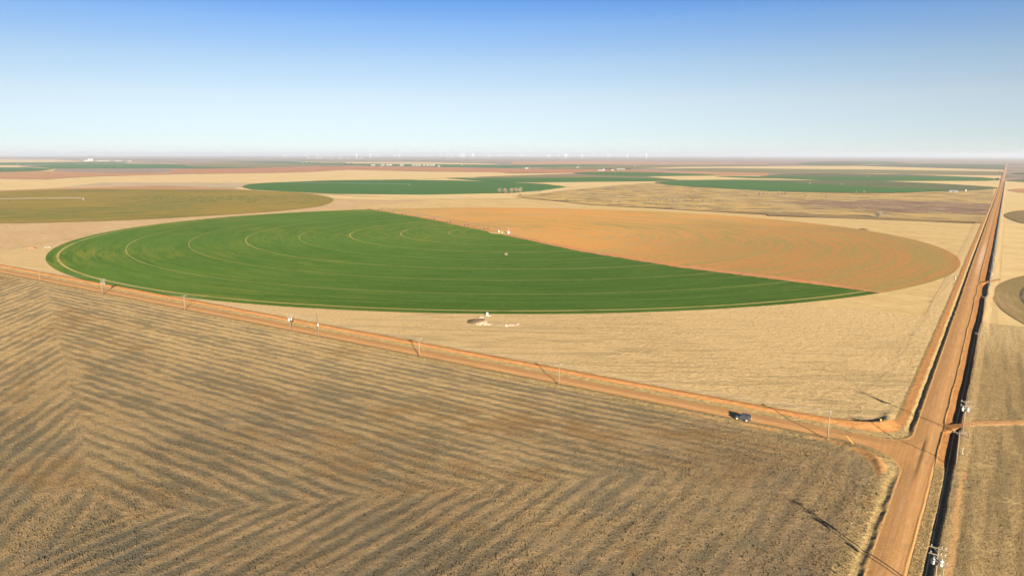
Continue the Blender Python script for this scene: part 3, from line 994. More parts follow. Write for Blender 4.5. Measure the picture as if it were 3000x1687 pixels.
M_GLASS = plain("dark_car_glass", (.012, .014, .016), .12, .5, 0, .05)
M_BLACK = plain("black_plastic", (.03, .03, .032), .7, .3, 0, .1)
M_LAMP = plain("lamp_lens", (.6, .58, .52), .2, .5, 0, .05)
M_RED = plain("red_lamp_lens", (.35, .02, .015), .25, .5, 0, .05)
M_TWIG = plain("bare_grey_twigs", (.20, .160, .108), .95, .05, 0, .2, .3)
M_TWIG2 = plain("pale_grey_twigs", (.175, .145, .092), .95, .05, 0, .2, .3)
M_BARK = plain("grey_bark", (.10, .08, .055), .95, .05, 0, .2, .5)
M_DARKLEAF = plain("dark_evergreen", (.035, .055, .028), .95, .05, 0, .3, .2)
M_SHEDM = plain("grey_metal_cladding", (.17, .17, .145), .5, .4, .2, .08)
M_ROOFG = plain("pale_metal_roof", (.22, .22, .21), .5, .4, .2, .06)
M_BARN = plain("cream_barn_wall", (.155, .138, .10), .7, .2, 0, .06)
M_BARND = plain("dark_green_barn_wall", (.05, .065, .045), .7, .2, 0, .06)
M_DARK = plain("dark_opening", (.02, .018, .016), .9, .1, 0, .1)
M_SPOIL = plain("pale_spoil", (.32, .225, .14), 1.0, .02, 0, .15, .8)
M_ORSPOIL = plain("orange_spoil", (.32, .17, .07), 1.0, .02, 0, .15, .8)
M_CONC = plain("broken_concrete", (.34, .28, .21), .95, .1, 0, .15, 1.5)
M_BRUSHP = plain("dead_brush", (.12, .085, .045), 1.0, .02, 0, .25, 1.5)
M_FARW = plain("dusty_white_wall", (.16, .16, .145), .7, .2, 0, .05)
M_TURB = plain("turbine_white", (.70, .71, .72), .4, .4, 0, .02)


# ------------------------------------------------------------------ power poles
def pole_parts(root, hgt, mat, arms=(), transformers=(), lean=0.0, r=.15):
    """arms: (height, half length, insulator offsets); the crossarm lies along local x"""
    MB().tube((0, 0, -.3), (lean, 0, hgt), r, r * .62, 10).build("post", mat, root, smooth=True)
    for za, hl, ins in arms:
        lx = lean * za / hgt
        arm = MB().box((lx, -.16, za), (hl * 2, .12, .16)).build("crossarm", M_WOOD, root)
        MB().tube((lx - hl * .55, -.2, za - .02), (lx, -.13, za - .75), .03).tube((lx + hl * .55, -.2, za - .02), (lx, -.13, za - .75), .03).build("brace", M_GALV, arm)
        for ix in ins:
            MB().lathe((lx + ix, -.16, za + .08), [(.03, 0), (.03, .10), (.11, .13), (.07, .2), (.10, .24), (.05, .34), (.02, .36)], 8).build("insulator", M_PORC, arm, smooth=True)
    for tx, ty, tz in transformers:
        tr = MB().lathe((tx, ty, tz), [(.26, 0), (.31, .06), (.31, .86), (.33, .9), (.22, .98), (.08, 1.0)], 14).build("transformer", M_WHITE, root, smooth=True)
        MB().lathe((tx + .1, ty, tz + .98), [(.06, 0), (.05, .1), (.09, .14), (.05, .2), (.08, .25), (.03, .36)], 8).build("bushing", M_PORC, tr, smooth=True)
        MB().box((tx * .5, ty * .5, tz + .6), (abs(tx) if abs(tx) > .1 else .1, abs(ty) if abs(ty) > .1 else .1, .12)).build("bracket", M_GALV, tr)


R90 = math.pi / 2
X3 = (-1.05, .45, 1.05)
GW = "wooden power poles along the crossing dirt road"
GM = "wooden power poles along the straight main road"


def pole(label, x, y, hgt, rotz, arms=(), transformers=(), mat=M_WOOD, group=None, lean=0.0, r=.19):
    p = thing("power_pole", label, "pole", (x, y, surf(x, y)), rotz, group)
    pole_parts(p, hgt, mat, arms, transformers, lean, r)
    return p


# crossing road, from the junction westwards
pole("grey wooden power pole with broad white crossarm, next to the yellow wire guard", -22.4, -6.0, 7.3, R90 + .15, ((7.1, 1.25, X3),), (), M_DARKWOOD, GW)
for px_, py_, ph_, plain_lab in ((-105.4, -4.9, 6.6, "slim single crossarm pole on the crossing road, first west of the parked car"), (-165.4, -5.0, 6.8, "slim single crossarm pole on the crossing road, second west of the parked car"),
                                 (-312.8, -5.8, 7.2, "slim single crossarm pole between the two twin transformer poles of the crossing road")):
    pole(plain_lab, px_, py_, ph_, R90 + random.uniform(-.1, .1), ((ph_ - .25, 1.1, X3),), (), M_WOOD, GW)
pole("tall dark utility pole with a slim whip on top, no crossarm", -220.7, -4.6, 10.4, 0, (), ((.28, -.25, 4.4),), M_DARKWOOD, None, .12, .19)
wp = [o for o in COL.objects if o.name.startswith("power_pole")][-1]
MB().tube((.1, 0, 10.3), (.1, 0, 12.0), .05, .03).build("whip_antenna", M_GALV, wp)
pole("pale wooden power pole with twin white transformers beside the tall dark pole", -237.3, -5.2, 7.2, R90 - .35, ((6.9, 1.15, X3), (5.9, 1.15, X3)), ((-.55, -.3, 4.6), (.55, -.3, 4.6)), M_WOOD, GW)
pole("power pole with twin white transformers beside the wheat circle edge, rear of a pair", -389.2, -4.6, 8.0, R90 - .3, ((7.7, 1.3, X3), (6.7, 1.2, X3)), ((-.6, -.3, 5.1), (.6, -.3, 5.1)), M_WOOD, GW)
pole("short companion pole standing beside the twin transformer pole at the wheat edge", -386.6, -6.6, 6.6, R90, ((6.3, .8, (-.6, .6)),), (), M_WOOD, GW)
pole("westernmost power pole beside the pale margin left of the wheat circle", -458.7, -5.5, 7.1, R90, ((6.8, 1.1, X3),), (), M_WOOD, GW)
# main road
pole("tall wooden pole with two crossarms and two white transformers at the field entrance", 7.2, 19.0, 9.4, .05, ((9.1, 1.25, X3), (7.9, 1.15, X3)), ((-.6, -.32, 6.5), (.6, -.32, 6.5)), M_DARKWOOD, GM)
pole("short bare dark pole beside the transformer pole at the field entrance", 8.7, 16.6, 5.3, 0, (), (), M_DARKWOOD, GM, 0, .13)
pole("pale wooden pole with a single crossarm just south of the field entrance", 6.95, -6.4, 8.9, 0, ((8.3, 1.3, X3),), (), M_WOOD, GM, 0, .16)
pole("pale double crossarm pole with two white transformers over the south ditch", 6.95, -72.5, 9.4, -.04, ((9.1, 1.45, X3), (7.9, 1.35, X3)), ((-.62, -.32, 6.2), (.62, -.32, 6.2)), M_WOOD, GM, 0, .16)
pole("shorter service pole with one transformer beside the south double crossarm pole", 8.0, -74.6, 8.1, 0, ((7.7, .6, (-.4, .4)),), ((-.45, -.3, 4.4),), M_WOOD, GM, 0, .14)
pole("power pole with white transformer where the second track crosses the ditch", 8.2, 323.9, 7.6, 0, ((7.3, 1.2, X3),), ((.45, -.3, 5.0),), M_WOOD, GM)
ORD = ("first", "second", "third", "fourth", "fifth", "sixth", "seventh", "eighth", "ninth")
main_y = (122, 215, 420, 535, 632, 740, 850, 970)
for i_, yy in enumerate(main_y):
    lab_m = ORD[i_] + " plain pole north of the field entrance transformer pole" if yy < 300 else ORD[i_ - 2] + " plain pole north of the second track's transformer pole"
    pole(lab_m, 7.4 if yy < 300 else 8.2, yy, 8.0, 0, ((7.7, 1.2, X3),), (), M_DARKWOOD, GM, 0, .12)
pole("lone service pole in the stubble west of the main road", -9.8, 305, 6.2, 0, ((5.9, .9, (-.6, .6)),), ((.4, -.3, 3.6),), M_WOOD)


def wire(label, pts, group):
    mb = MB()
    for a, b in zip(pts[:-1], pts[1:]):
        a, b = Vector(a), Vector(b)
        prev = a
        L = (b - a).length
        for k in range(1, 7):
            t_ = k / 6
            p = a.lerp(b, t_)
            p.z -= 4 * t_ * (1 - t_) * min(1.2, L * .008)
            mb.tube(prev, p, .014, .014, 4)
            prev = p
    o = mb.build("power_wire", M_WIRE)
    tag(o, label, "wire", group)


mainline = [(6.95, -150, 9.5), (6.95, -72.5, 9.5), (6.95, -6.4, 8.75), (7.2, 19.0, 9.5), (7.4, 122, 8.1), (7.4, 215, 8.1), (8.2, 323.9, 7.7)] + [(8.2, yy, 8.1) for yy in main_y[2:]]
for off in X3:
    wire("thin wire strung along the main road's line of poles", [(x_ + off, y_ - .16, surf(x_, y_) + h_) for x_, y_, h_ in mainline], "main road wires")
crossline = [(-22.4, -6.0, 7.5), (-105.4, -4.9, 6.75), (-165.4, -5, 6.95), (-237.3, -5.2, 7.3), (-312.8, -5.8, 7.35), (-389.2, -4.6, 8.1), (-458.7, -5.5, 7.2), (-560, -5.5, 7.2)]
for off in X3:
    wire("thin wire strung along the crossing dirt road's poles", [(x_, y_ + off, surf(x_, y_) + h_) for x_, y_, h_ in crossline], "crossing road wires")

# yellow guard on a stay wire, yellow marker, white marker post
ggx, ggy = ground_at([(2503, 1301)])[0]
t_ = thing("guy_wire_guard", "slanted yellow guard on the stay wire at the crossing road's edge", "wire guard", (ggx, ggy, surf(ggx, ggy)))
topv = Vector((-22.4 - ggx, -6.0 - ggy, 6.4))
MB().tube((0, 0, -.1), topv * .32, .075, .06, 8).build("guard_tube", M_YEL, t_)
MB().tube((0, 0, -.1), topv, .012, .012, 4).build("stay_wire", M_WIRE, t_)
mx_, my_ = ground_at([(2579, 1250)])[0]
t_ = thing("marker_post", "small yellow marker plate on a post at the berm corner", "marker", (mx_, my_, surf(mx_, my_)))
MB().tube((0, 0, -.1), (0, 0, 1.1), .04).build("post", M_GALV, t_)
MB().box((0, -.06, 1.0), (.42, .04, .5)).build("plate", M_YEL, t_)
mx_, my_ = ground_at([(2819, 1333)])[0]
t_ = thing("marker_post", "thin white marker post in the grass east of the ditch", "marker", (mx_, my_, surf(mx_, my_)))
MB().tube((0, 0, -.1), (0, 0, 1.7), .05, .045).build("post", M_WHITE, t_)
MB().tube((0, 0, 1.7), (0, 0, 1.9), .06, .05).build("cap", M_YEL, t_)

# ------------------------------------------------------------------ the parked car (nose to the west)
cx_, cy_ = -45.6, -3.5
car = thing("parked_car", "dark slate grey off-road wagon parked at the south edge of the dirt road", "car", (cx_, cy_, surf(cx_, cy_) + .02), math.radians(176))
# local x forwards, y to the left, z up
L_, W_ = 4.5, 1.82


def loft(sections):
    """sections: x, half width low, half width high, z low, z high"""
    mb = MB()
    for (x, wl, wh, zl, zh) in sections:
        mb.v += [(x, -wl, zl), (x, -wl * 1.0, zl + (zh - zl) * .55), (x, -wh, zh - .06), (x, -wh + .08, zh), (x, wh - .08, zh), (x, wh, zh - .06), (x, wl, zl + (zh - zl) * .55), (x, wl, zl)]
    n_ = len(sections)
    for s_ in range(n_ - 1):
        for k in range(8):
            mb.f.append((s_ * 8 + k, s_ * 8 + (k + 1) % 8, (s_ + 1) * 8 + (k + 1) % 8, (s_ + 1) * 8 + k))
    mb.f.append(tuple(range(8)))
    mb.f.append(tuple((n_ - 1) * 8 + 7 - k for k in range(8)))
    return mb


loft([(-2.12, .80, .80, .52, 1.12), (-2.0, .86, .84, .48, 1.16), (.55, .86, .85, .46, 1.16), (.75, .84, .80, .46, 1.14), (1.95, .76, .70, .50, 1.06), (2.08, .70, .64, .56, .98)]).build("body", M_CAR, car)
cab = loft([(-2.05, .84, .70, 1.13, 1.80), (-1.9, .85, .72, 1.13, 1.84), (.28, .85, .72, 1.13, 1.84), (.42, .84, .70, 1.13, 1.78), (.78, .82, .78, 1.12, 1.18)]).build("cabin", M_CAR, car)
for sgn in (-1, 1):
    for xa_, xb_ in ((-1.88, -1.05), (-.92, -.28), (-.14, .46)):
        MB().box(((xa_ + xb_) / 2, sgn * .815, 1.47), (xb_ - xa_, .06, .40)).build("side_window", M_GLASS, cab)
MB().prism([(-.62, 1.22), (.62, 1.22), (.56, 1.74), (-.56, 1.74)], .46, .50).build("windscreen", M_GLASS, cab)
ws = cab.children[-1]
for v_ in ws.data.vertices:
    v_.co.x += (1.74 - v_.co.z) * .58 + .03
MB().box((-2.07, 0, 1.48), (.05, 1.14, .44)).build("rear_window", M_GLASS, cab)
for sgn in (-1, 1):
    for xw in (-1.38, 1.42):
        wh = link("wheel", None, None, car, (xw, sgn * .80, .40))
        MB().tube((0, -.13, 0), (0, .13, 0), .40, .40, 20).build("tyre", M_TYRE, wh)
        MB().tube((0, sgn * .10, 0), (0, sgn * .15, 0), .25, .23, 16).build("rim", M_RIM, wh)
        # flared wing over the wheel
        MB().prism([(sgn * .78, .86), (sgn * .96, .84), (sgn * .96, .90), (sgn * .78, .96)], xw - .52, xw + .52).build("wing", M_BLACK, car)
    MB().tube((2.06, sgn * .46, .86), (2.12, sgn * .46, .86), .10, .10, 12).build("headlight", M_LAMP, car)
    MB().box((-2.14, sgn * .72, .95), (.05, .14, .2)).build("tail_light", M_RED, car)
    MB().box((.52, sgn * .97, 1.24), (.12, .2, .16)).build("mirror", M_BLACK, car)
MB().box((2.16, 0, .58), (.2, 1.6, .18)).build("front_bumper", M_BLACK, car)
MB().box((-2.18, 0, .58), (.18, 1.55, .18)).build("rear_bumper", M_BLACK, car)
MB().box((2.08, 0, .86), (.06, .62, .26)).build("grille", M_BLACK, car)
sp = MB().tube((-2.14, .12, 1.02), (-2.36, .12, 1.02), .37, .37, 18).build("spare_wheel", M_TYRE, car)
MB().tube((-2.36, .12, 1.02), (-2.385, .12, 1.02), .2, .2, 14).build("rim", M_RIM, sp)

# ------------------------------------------------------------------ centre pivots
def pivot(label, c, ang, length, spans, base_off=.1):
    root = thing("irrigation_pivot", label, "irrigation pivot", (c[0], c[1], float(land(c[0], c[1])) + base_off), ang)
    cb = MB()
    for sx_ in (-1, 1):
        for sy_ in (-1, 1):
            cb.tube((sx_ * 1.5, sy_ * 1.5, 0), (sx_ * .25, sy_ * .25, 4.0), .09, .09, 6)
    cb.box((0, 0, .1), (3.6, 3.6, .2)).tube((0, 0, .1), (0, 0, 4.4), .16, .16, 8).box((1.2, -1.1, 1.3), (.7, .35, 1.0))
    cb.build("centre_tower", M_GALV, root)
    sl = length / spans
    span_me = MB()
    nst = 6
    pts = []
    for k in range(nst + 1):
        tt = k / nst
        pts.append((tt * sl, 3.6 + .55 * 4 * tt * (1 - tt)))
    for (xa_, za_), (xb_, zb_) in zip(pts[:-1], pts[1:]):
        span_me.tube((xa_, 0, za_), (xb_, 0, zb_), .13, .13, 6)
    for k in range(1, nst):
        xa_, za_ = pts[k]
        zt = za_ - 1.15
        for sy_ in (-.75, .75):
            span_me.tube((xa_, 0, za_), (xa_, sy_, zt), .04, .04, 4)
        span_me.tube((xa_, -.75, zt), (xa_, .75, zt), .04, .04, 4)
        span_me.tube((xa_, 0, za_), (xa_, 0, 1.4), .025, .025, 4)
    for sy_ in (-.75, .75):
        prev = (0.3, 0, 3.4)
        for k in range(1, nst):
            cur = (pts[k][0], sy_, pts[k][1] - 1.15)
            span_me.tube(prev, cur, .03, .03, 4)
            prev = cur
        span_me.tube(prev, (sl - .3, 0, 3.4), .03, .03, 4)
    sme = span_me.mesh("span")
    sme.materials.append(M_GALV)
    tw = MB()
    for sy_ in (-1, 1):
        tw.tube((0, sy_ * 2.0, .75), (0, sy_ * .1, 3.6), .08, .08, 6)
    tw.tube((0, -2.2, .72), (0, 2.2, .72), .1, .1, 6)
    tme = tw.mesh("drive_tower")
    tme.materials.append(M_GALV)
    wme = MB().tube((-.16, 0, 0), (.16, 0, 0), .68, .68, 14).mesh("wheel")
    wme.materials.append(M_TYRE)
    sz_, sn_ = math.sin(ang), math.cos(ang)
    for k in range(spans):
        xw, yw = c[0] + sn_ * sl * k, c[1] + sz_ * sl * k
        dz0 = float(land(xw, yw)) - float(land(c[0], c[1]))
        xe_, ye_ = c[0] + sn_ * sl * (k + 1), c[1] + sz_ * sl * (k + 1)
        dz1 = float(land(xe_, ye_)) - float(land(c[0], c[1]))
        so = link("span", sme, None, root, (sl * k, 0, dz0))
        so.rotation_euler = (0, -math.atan2(dz1 - dz0, sl), 0)
        to = link("drive_tower", tme, None, root, (sl * (k + 1), 0, dz1))
        for sy_ in (-1, 1):
            w_ = link("wheel", wme, None, to, (0, sy_ * 2.0, .66))
            w_.rotation_euler = (0, 0, 0)
    return root


bang = math.atan2(bnd[0][1] + 5 - CY, bnd[0][0] + 4 - CX)
pivot("silver irrigation pivot parked along the wheat and orange soil boundary", (CX + 2, CY + 1.5), bang, 372, 8)
pcl = ground_at([(0, 590)])[0]
pivot("silver irrigation pivot standing in the olive cover crop circle", tuple(OC), math.atan2(pcl[1] - OC[1], pcl[0] - OC[0]), 430, 8, .62)
pf = ground_at([(1199, 544), (800, 538)])
pivot("distant irrigation pivot crossing the far green wheat circle", tuple(pf[0]), math.atan2(*(pf[1] - pf[0])[::-1]), float(np.hypot(*(pf[1] - pf[0]))) * .95, 8, .5)


# pump gear at the middle of the circle
def tank(label, x, y, r, hgt, mat=M_WHITE, group=None):
    t_ = thing("storage_tank", label, "tank", (x, y, float(land(x, y)) + .15), 0, group)
    MB().lathe((0, 0, 0), [(r, 0), (r, hgt), (r * .8, hgt + r * .22), (r * .3, hgt + r * .3)], 18).build("shell", mat, t_, smooth=True)
    MB().lathe((0, 0, hgt + r * .28), [(r * .2, 0), (r * .2, .15), (r * .1, .2)], 10).build("hatch", M_GALV, t_)
    return t_


tank("small white tank west of the pivot centre in the wheat circle", -410.5, 401.0, .8, 1.6)
tank("large cream tank east of the pivot centre in the wheat circle", -396.0, 396.5, 1.1, 1.9)
px_, py_ = ground_at([(1472, 683)])[0]
t_ = thing("pump_unit", "low diesel pump on a skid beside the circle's pivot centre", "pump", (px_, py_, float(land(px_, py_)) + .18), .4)
MB().box((0, 0, .15), (2.6, 1.1, .2)).build("skid", M_BLACK, t_)
MB().box((-.3, 0, .75), (1.4, .8, 1.0)).tube((.5, 0, .6), (1.2, 0, .6), .3).build("engine", M_YEL, t_)
MB().tube((-.5, 0, 1.2), (-.5, 0, 1.9), .06).build("exhaust", M_GALV, t_)
px_, py_ = ground_at([(1483, 748)])[0]
t_ = thing("wooden_crate", "lone pale wooden crate in the middle of the green wheat", "crate", (px_, py_, float(land(px_, py_)) + .16), .3)
mb = MB()
for k in range(4):
    for sgn in (-1, 1):
        mb.box((0, sgn * .9, .25 + .4 * k), (1.9, .06, .3))
        mb.box((sgn * .95, 0, .25 + .4 * k), (.06, 1.8, .3))
mb.build("slat_wall", M_WOOD, t_)
MB().box((0, 0, 1.7), (1.9, 1.86, .08)).build("lid", M_BARN, t_)


# ------------------------------------------------------------------ heaps
def heap_mesh(name, rx, ry, hgt, seed, n=18):
    rs = random.Random(seed)
    mb = MB()
    rings = 6
    ph = [rs.uniform(0, 6.28) for _ in range(3)]
    for j in range(rings + 1):
        f_ = j / rings
        for k in range(n):
            t_ = 2 * math.pi * k / n
            w_ = 1 + .22 * math.sin(2 * t_ + ph[0]) + .15 * math.sin(3 * t_ + ph[1]) + rs.uniform(-.06, .06)
            rr = (1 - f_) * w_ if j < rings else 0.02
            zz = hgt * (f_ ** .75) * (1 + .25 * math.sin(t_ * 2 + ph[2]) * (1 - f_)) - .12
            mb.v.append((rx * rr * math.cos(t_), ry * rr * math.sin(t_), zz + rs.uniform(-.05, .05) * hgt))
    for j in range(rings):
        for k in range(n):
            mb.f.append((j * n + k, j * n + (k + 1) % n, (j + 1) * n + (k + 1) % n, (j + 1) * n + k))
    mb.f.append(tuple(rings * n + k for k in range(n)))
    return mb.mesh(name)


def heap(label, px, rx, ry, hgt, mat, seed, name="dirt_mound", cat="mound", group=None, stones=0):
    x_, y_ = ground_at([px])[0]
    me = heap_mesh(name, rx, ry, hgt, seed)
    o = link(name, me, mat, None, (x_, y_, surf(x_, y_)), random.uniform(0, 3))
    tag(o, label, cat, group)
    rs = random.Random(seed)
    for _ in range(stones):
        a_, d_ = rs.uniform(0, 6.28), rs.uniform(.3, 1.1)
        s_ = rs.uniform(.3, .8)
        MB().box((rx * d_ * math.cos(a_), ry * d_ * math.sin(a_), max(.1, hgt * (1 - d_) * .8)), (s_ * 1.6, s_, s_ * .6), rs.uniform(0, 3)).build("slab", M_CONC, o)
    return o


heap("pale spoil heap strewn with concrete slabs south of the wheat circle", (1418, 948), 3.6, 3.4, 1.1, M_SPOIL, 3, stones=9)
heap("flat pale dirt spread east of the slab heap", (1452, 951), 3.8, 2.6, .35, M_SPOIL, 4)
heap("low pale mound farthest east of the white tank", (1495, 952), 4.4, 2.3, .7, M_SPOIL, 5, stones=4)
heap("brown dead brush pile next to the pale spoil heap", (1391, 940), 4.2, 5.0, .9, M_BRUSHP, 6, "brush_pile", "brush pile")
heap("small pale heap right behind the slab heap", (1409, 931), 2.0, 2.4, .9, M_SPOIL, 8)
x_, y_ = ground_at([(1427, 924)])[0]
t_ = thing("storage_tank", "small white tank at the south rim of the wheat circle", "tank", (x_, y_, surf(x_, y_)))
MB().lathe((0, 0, 0), [(.62, 0), (.62, 1.15), (.45, 1.4), (.15, 1.48)], 16).build("shell", M_WHITE, t_, smooth=True)
MB().box((1.3, -.6, .12), (2.6, 1.3, .24), .3).build("concrete_pad", M_CONC, t_)
heap("orange dirt mound on the pale margin west of the wheat circle", (94, 727), 5.2, 4.5, 1.3, M_ORSPOIL, 9)
heap("rubble of pale slabs between the orange mound and the wheat edge", (140, 725), 3.2, 4.0, .6, M_CONC, 10, "rubble_pile", "rubble", stones=6)
heap("low brown dirt mound north of the orange tilled half", (2530, 672), 5.5, 7.0, 1.2, M_BRUSHP, 12)


# ------------------------------------------------------------------ bare trees and bushes
def bush_meshes(seed, leafy=False):
    """unit height crown and trunk"""
    rs = random.Random(seed)
    tr = MB()
    cr = MB()
    nb = 7
    for b in range(nb):
        a_ = 2 * math.pi * b / nb + rs.uniform(-.4, .4)
        sp_ = rs.uniform(.08, .34)
        top = Vector((sp_ * math.cos(a_), sp_ * math.sin(a_), rs.uniform(.5, .82)))
        tr.tube(Vector((.05 * math.cos(a_), .05 * math.sin(a_), -.04)), top, .020, .008, 5)
    lobes = [(Vector((rs.uniform(-.22, .22), rs.uniform(-.22, .22), rs.uniform(.30, .66))), rs.uniform(.22, .36)) for _ in range(7)]
    lobes.append((Vector((0, 0, .34)), .38))
    for k in range(900):
        c_, r_ = lobes[k % len(lobes)]
        d = Vector((rs.gauss(0, 1), rs.gauss(0, 1), rs.gauss(0, 1))).normalized()
        p = c_ + d * r_ * rs.uniform(.15, .85)
        q_ = p + (d * .7 + Vector((0, 0, .7)) + Vector((rs.gauss(0, .5), rs.gauss(0, .5), rs.gauss(0, .3)))).normalized() * rs.uniform(.07, .17)
        p.z, q_.z = max(.01, p.z), max(.02, min(1.0, q_.z))
        s_ = Vector((rs.gauss(0, 1), rs.gauss(0, 1), rs.gauss(0, .6))).normalized() * (.030 if leafy else rs.uniform(.008, .018))
        i = len(cr.v)
        cr.v += [tuple(p - s_), tuple(p + s_), tuple(q_)]
        cr.f.append((i, i + 1, i + 2))

    def raw(mb, nm):
        me = bpy.data.meshes.new(nm)
        me.from_pydata(mb.v, [], mb.f)
        return me
    return raw(tr, "trunk"), raw(cr, "crown")


BUSH = [bush_meshes(s_) for s_ in (1, 2, 3, 4)]
LEAFY = [bush_meshes(s_, True) for s_ in (5, 6)]
for tr_, cr_ in BUSH:
    tr_.materials.append(M_BARK)
for i_, (tr_, cr_) in enumerate(BUSH):
    cr_.materials.append(M_TWIG2 if i_ == 3 else M_TWIG)
for tr_, cr_ in LEAFY:
    tr_.materials.append(M_BARK)
    cr_.materials.append(M_DARKLEAF)
bcount = [0]


def plant(px, h_px, w_px, label, name="bare_bush", cat="bush", group=None, leafy=False, var=None):
    x_, y_ = ground_at([px])[0]
    d_ = math.hypot(x_ - CAM_X, y_ - CAM_Y)
    hh = max(.6, h_px * d_ / F_PX)
    ww = max(.8, w_px * d_ / F_PX)
    t_ = thing(name, label, cat, (x_, y_, float(land(x_, y_)) + .55), random.uniform(0, 6.28), group)
    src = LEAFY if leafy else BUSH
    k = bcount[0] % len(src) if var is None else var
    bcount[0] += 1
    for nm, me in zip(("trunk", "crown"), src[k % len(src)]):
        o = link(nm, me, None, t_)
        o.scale = (ww * .95, ww * .95, hh)
    return t_


GT = "bare grey trees in the grove south of the far wheat circle"
for px, hp, wp_ in (((1464, 566), 15, 20), ((1480, 567), 16, 19), ((1497, 567), 18, 20), ((1512, 566), 18, 20), ((1524, 565), 17, 18)):
    plant(px, hp, wp_, "bare grey tree in the dense grove at the far wheat circle's south edge", "bare_tree", "tree", GT, var=3 if wp_ == 20 else 1)
plant((1524, 575), 8, 15, "low dark bush in front of the bare grey grove")
for px in ((1560, 564), (1570, 563), (1580, 563)):
    plant(px, 5, 9, "pale thin shrub at the wheat edge just east of the grove", "pale_shrub", "shrub", "pale shrubs by the grove", var=3)
GB = "bare grey bushes scattered over the dry scrubland"
for px, hp, wp_ in (((1660, 588), 6, 13), ((1783, 556), 5, 8), ((1825, 560), 4, 7), ((1693, 562), 3, 7), ((1720, 592), 4, 12), ((1790, 592), 5, 12), ((1815, 594), 4, 9),
                    ((1903, 587), 6, 10), ((1918, 589), 8, 12), ((1934, 589), 9, 14), ((1952, 588), 8, 13), ((1970, 589), 9, 12), ((1988, 590), 8, 12), ((2010, 589), 9, 13), ((2030, 589), 10, 14), ((2060, 590), 6, 12), ((2082, 589), 5, 9), ((2104, 590), 6, 10),
                    ((1890, 600), 5, 12), ((1912, 601), 7, 12), ((1926, 602), 6, 10), ((2022, 605), 7, 11), ((2050, 613), 14, 11), ((2117, 602), 4, 6), ((2140, 622), 5, 6), ((2185, 574), 6, 10), ((2225, 572), 10, 10), ((2236, 572), 9, 9), ((2248, 571), 7, 8),
                    ((2280, 570), 11, 12), ((2300, 571), 9, 11), ((2361, 577), 8, 11), ((2420, 580), 4, 9), ((2508, 568), 8, 9), ((2531, 570), 12, 10), ((2888, 610), 6, 6)):
    plant(px, hp, wp_, "bare grey bush scattered over the dry golden scrubland", group=GB)
plant((2573, 638), 22, 32, "big round bare tree with long shadow at the scrubland's south edge", "bare_tree", "tree", var=0)
plant((2930, 513), 11, 16, "bare tree beside the far stretch of the main road", "bare_tree", "tree", var=2)
plant((2921, 531), 9, 12, "dark thicket bush at the main road below the far bare tree", leafy=True)
for px in ((18, 667), (36, 660), (51, 653), (237, 648), (278, 650), (370, 647), (428, 647)):
    plant(px, 3, 6, "small dark bush on the margin below the olive circle", group="small bushes below the olive circle", leafy=False)
for px, hp, wp_ in (((1013, 483), 5, 14), ((1028, 483), 4, 12), ((1065, 484), 2.5, 14), ((1082, 484), 2.5, 14)):
    plant(px, hp, wp_, "dark tree in the windbreak beside the far row of barns", "dark_tree", "tree", "windbreak trees by the far barns", True)
for px, hp, wp_ in (((1776, 497), 4.5, 12), ((1787, 497), 4, 10), ((1838, 497), 4, 10), ((1846, 497), 3, 8)):
    plant(px, hp, wp_, "dark evergreen among the farmstead's white buildings", "evergreen_tree", "tree", "farmstead evergreens", True)
for k in range(26):
    fx = 1250 + k * 5.4 + random.uniform(-2, 2)
    plant((fx, 475.5 + (k > 17) * 3), 2.6, 8, "bare hazy tree in the far creek line north of the barns", "hazy_tree", "tree", "far creek line trees", False, 0)


# ------------------------------------------------------------------ farm buildings
def barn(label, px, w_px, h_m, depth, wall, roof, rz=0.0, group=None, name="farm_building", cat="building", door=True):
    x_, y_ = ground_at([px])[0]
    d_ = math.hypot(x_ - CAM_X, y_ - CAM_Y)
    w_ = w_px * d_ / F_PX
    face = math.atan2(CAM_Y - y_, CAM_X - x_) + R90 + rz
    t_ = thing(name, label, cat, (x_, y_, float(land(x_, y_)) + .5), face, group)
    MB().prism([(-depth / 2, -.8), (depth / 2, -.8), (depth / 2, h_m * .62), (0, h_m * .96), (-depth / 2, h_m * .62)], -w_ / 2, w_ / 2).build("wall", wall, t_)
    e_ = .5
    MB().prism([(-depth / 2 - e_, h_m * .60), (0, h_m * .98), (depth / 2 + e_, h_m * .60), (depth / 2 + e_, h_m * .66), (0, h_m * 1.05), (-depth / 2 - e_, h_m * .66)], -w_ / 2 - e_, w_ / 2 + e_).build("roof", roof, t_)
    if door:
        MB().box((-w_ * .06, -depth / 2 - .06, h_m * .22), (w_ * .16, .12, h_m * .48)).build("door", M_DARK, t_)
        MB().box((w_ * .28, -depth / 2 - .06, h_m * .36), (w_ * .08, .12, h_m * .15)).build("window", M_DARK, t_)
    return t_


barn("long grey metal shed with a dark doorway at the wheat field's south edge", (2794, 563.5), 19, 4.2, 9, M_SHEDM, M_ROOFG)
x_, y_ = ground_at([(2829, 561)])[0]
tank("white tank standing by the wheat edge east of the grey shed", x_, y_, 1.6, 3.6)
for i_, (px, w_) in enumerate((((1093, 485.6), 11), ((1121, 485.5), 11), ((1140, 485.3), 16), ((1177, 485.8), 11), ((1212, 486), 9), ((1226, 486), 14), ((1242, 486), 7), ((1253, 486), 9), ((1267, 486), 14))):
    barn(ORD[i_] + " cream barn of the far row, counted from the dark windbreak trees", px, w_, 9.0, 16, M_BARN, M_ROOFG, 0, "far row of cream barns")
barn("small white shed on the rust soil below the row of barns", (1286, 488.6), 6, 7, 10, M_FARW, M_ROOFG)
barn("white shed beside the lone far farmyard on rust soil", (1543, 495), 9, 8, 12, M_FARW, M_ROOFG)
barn("long white trailer house at the farmstead's west end", (1759, 501), 14, 5.5, 8, M_FARW, M_ROOFG)
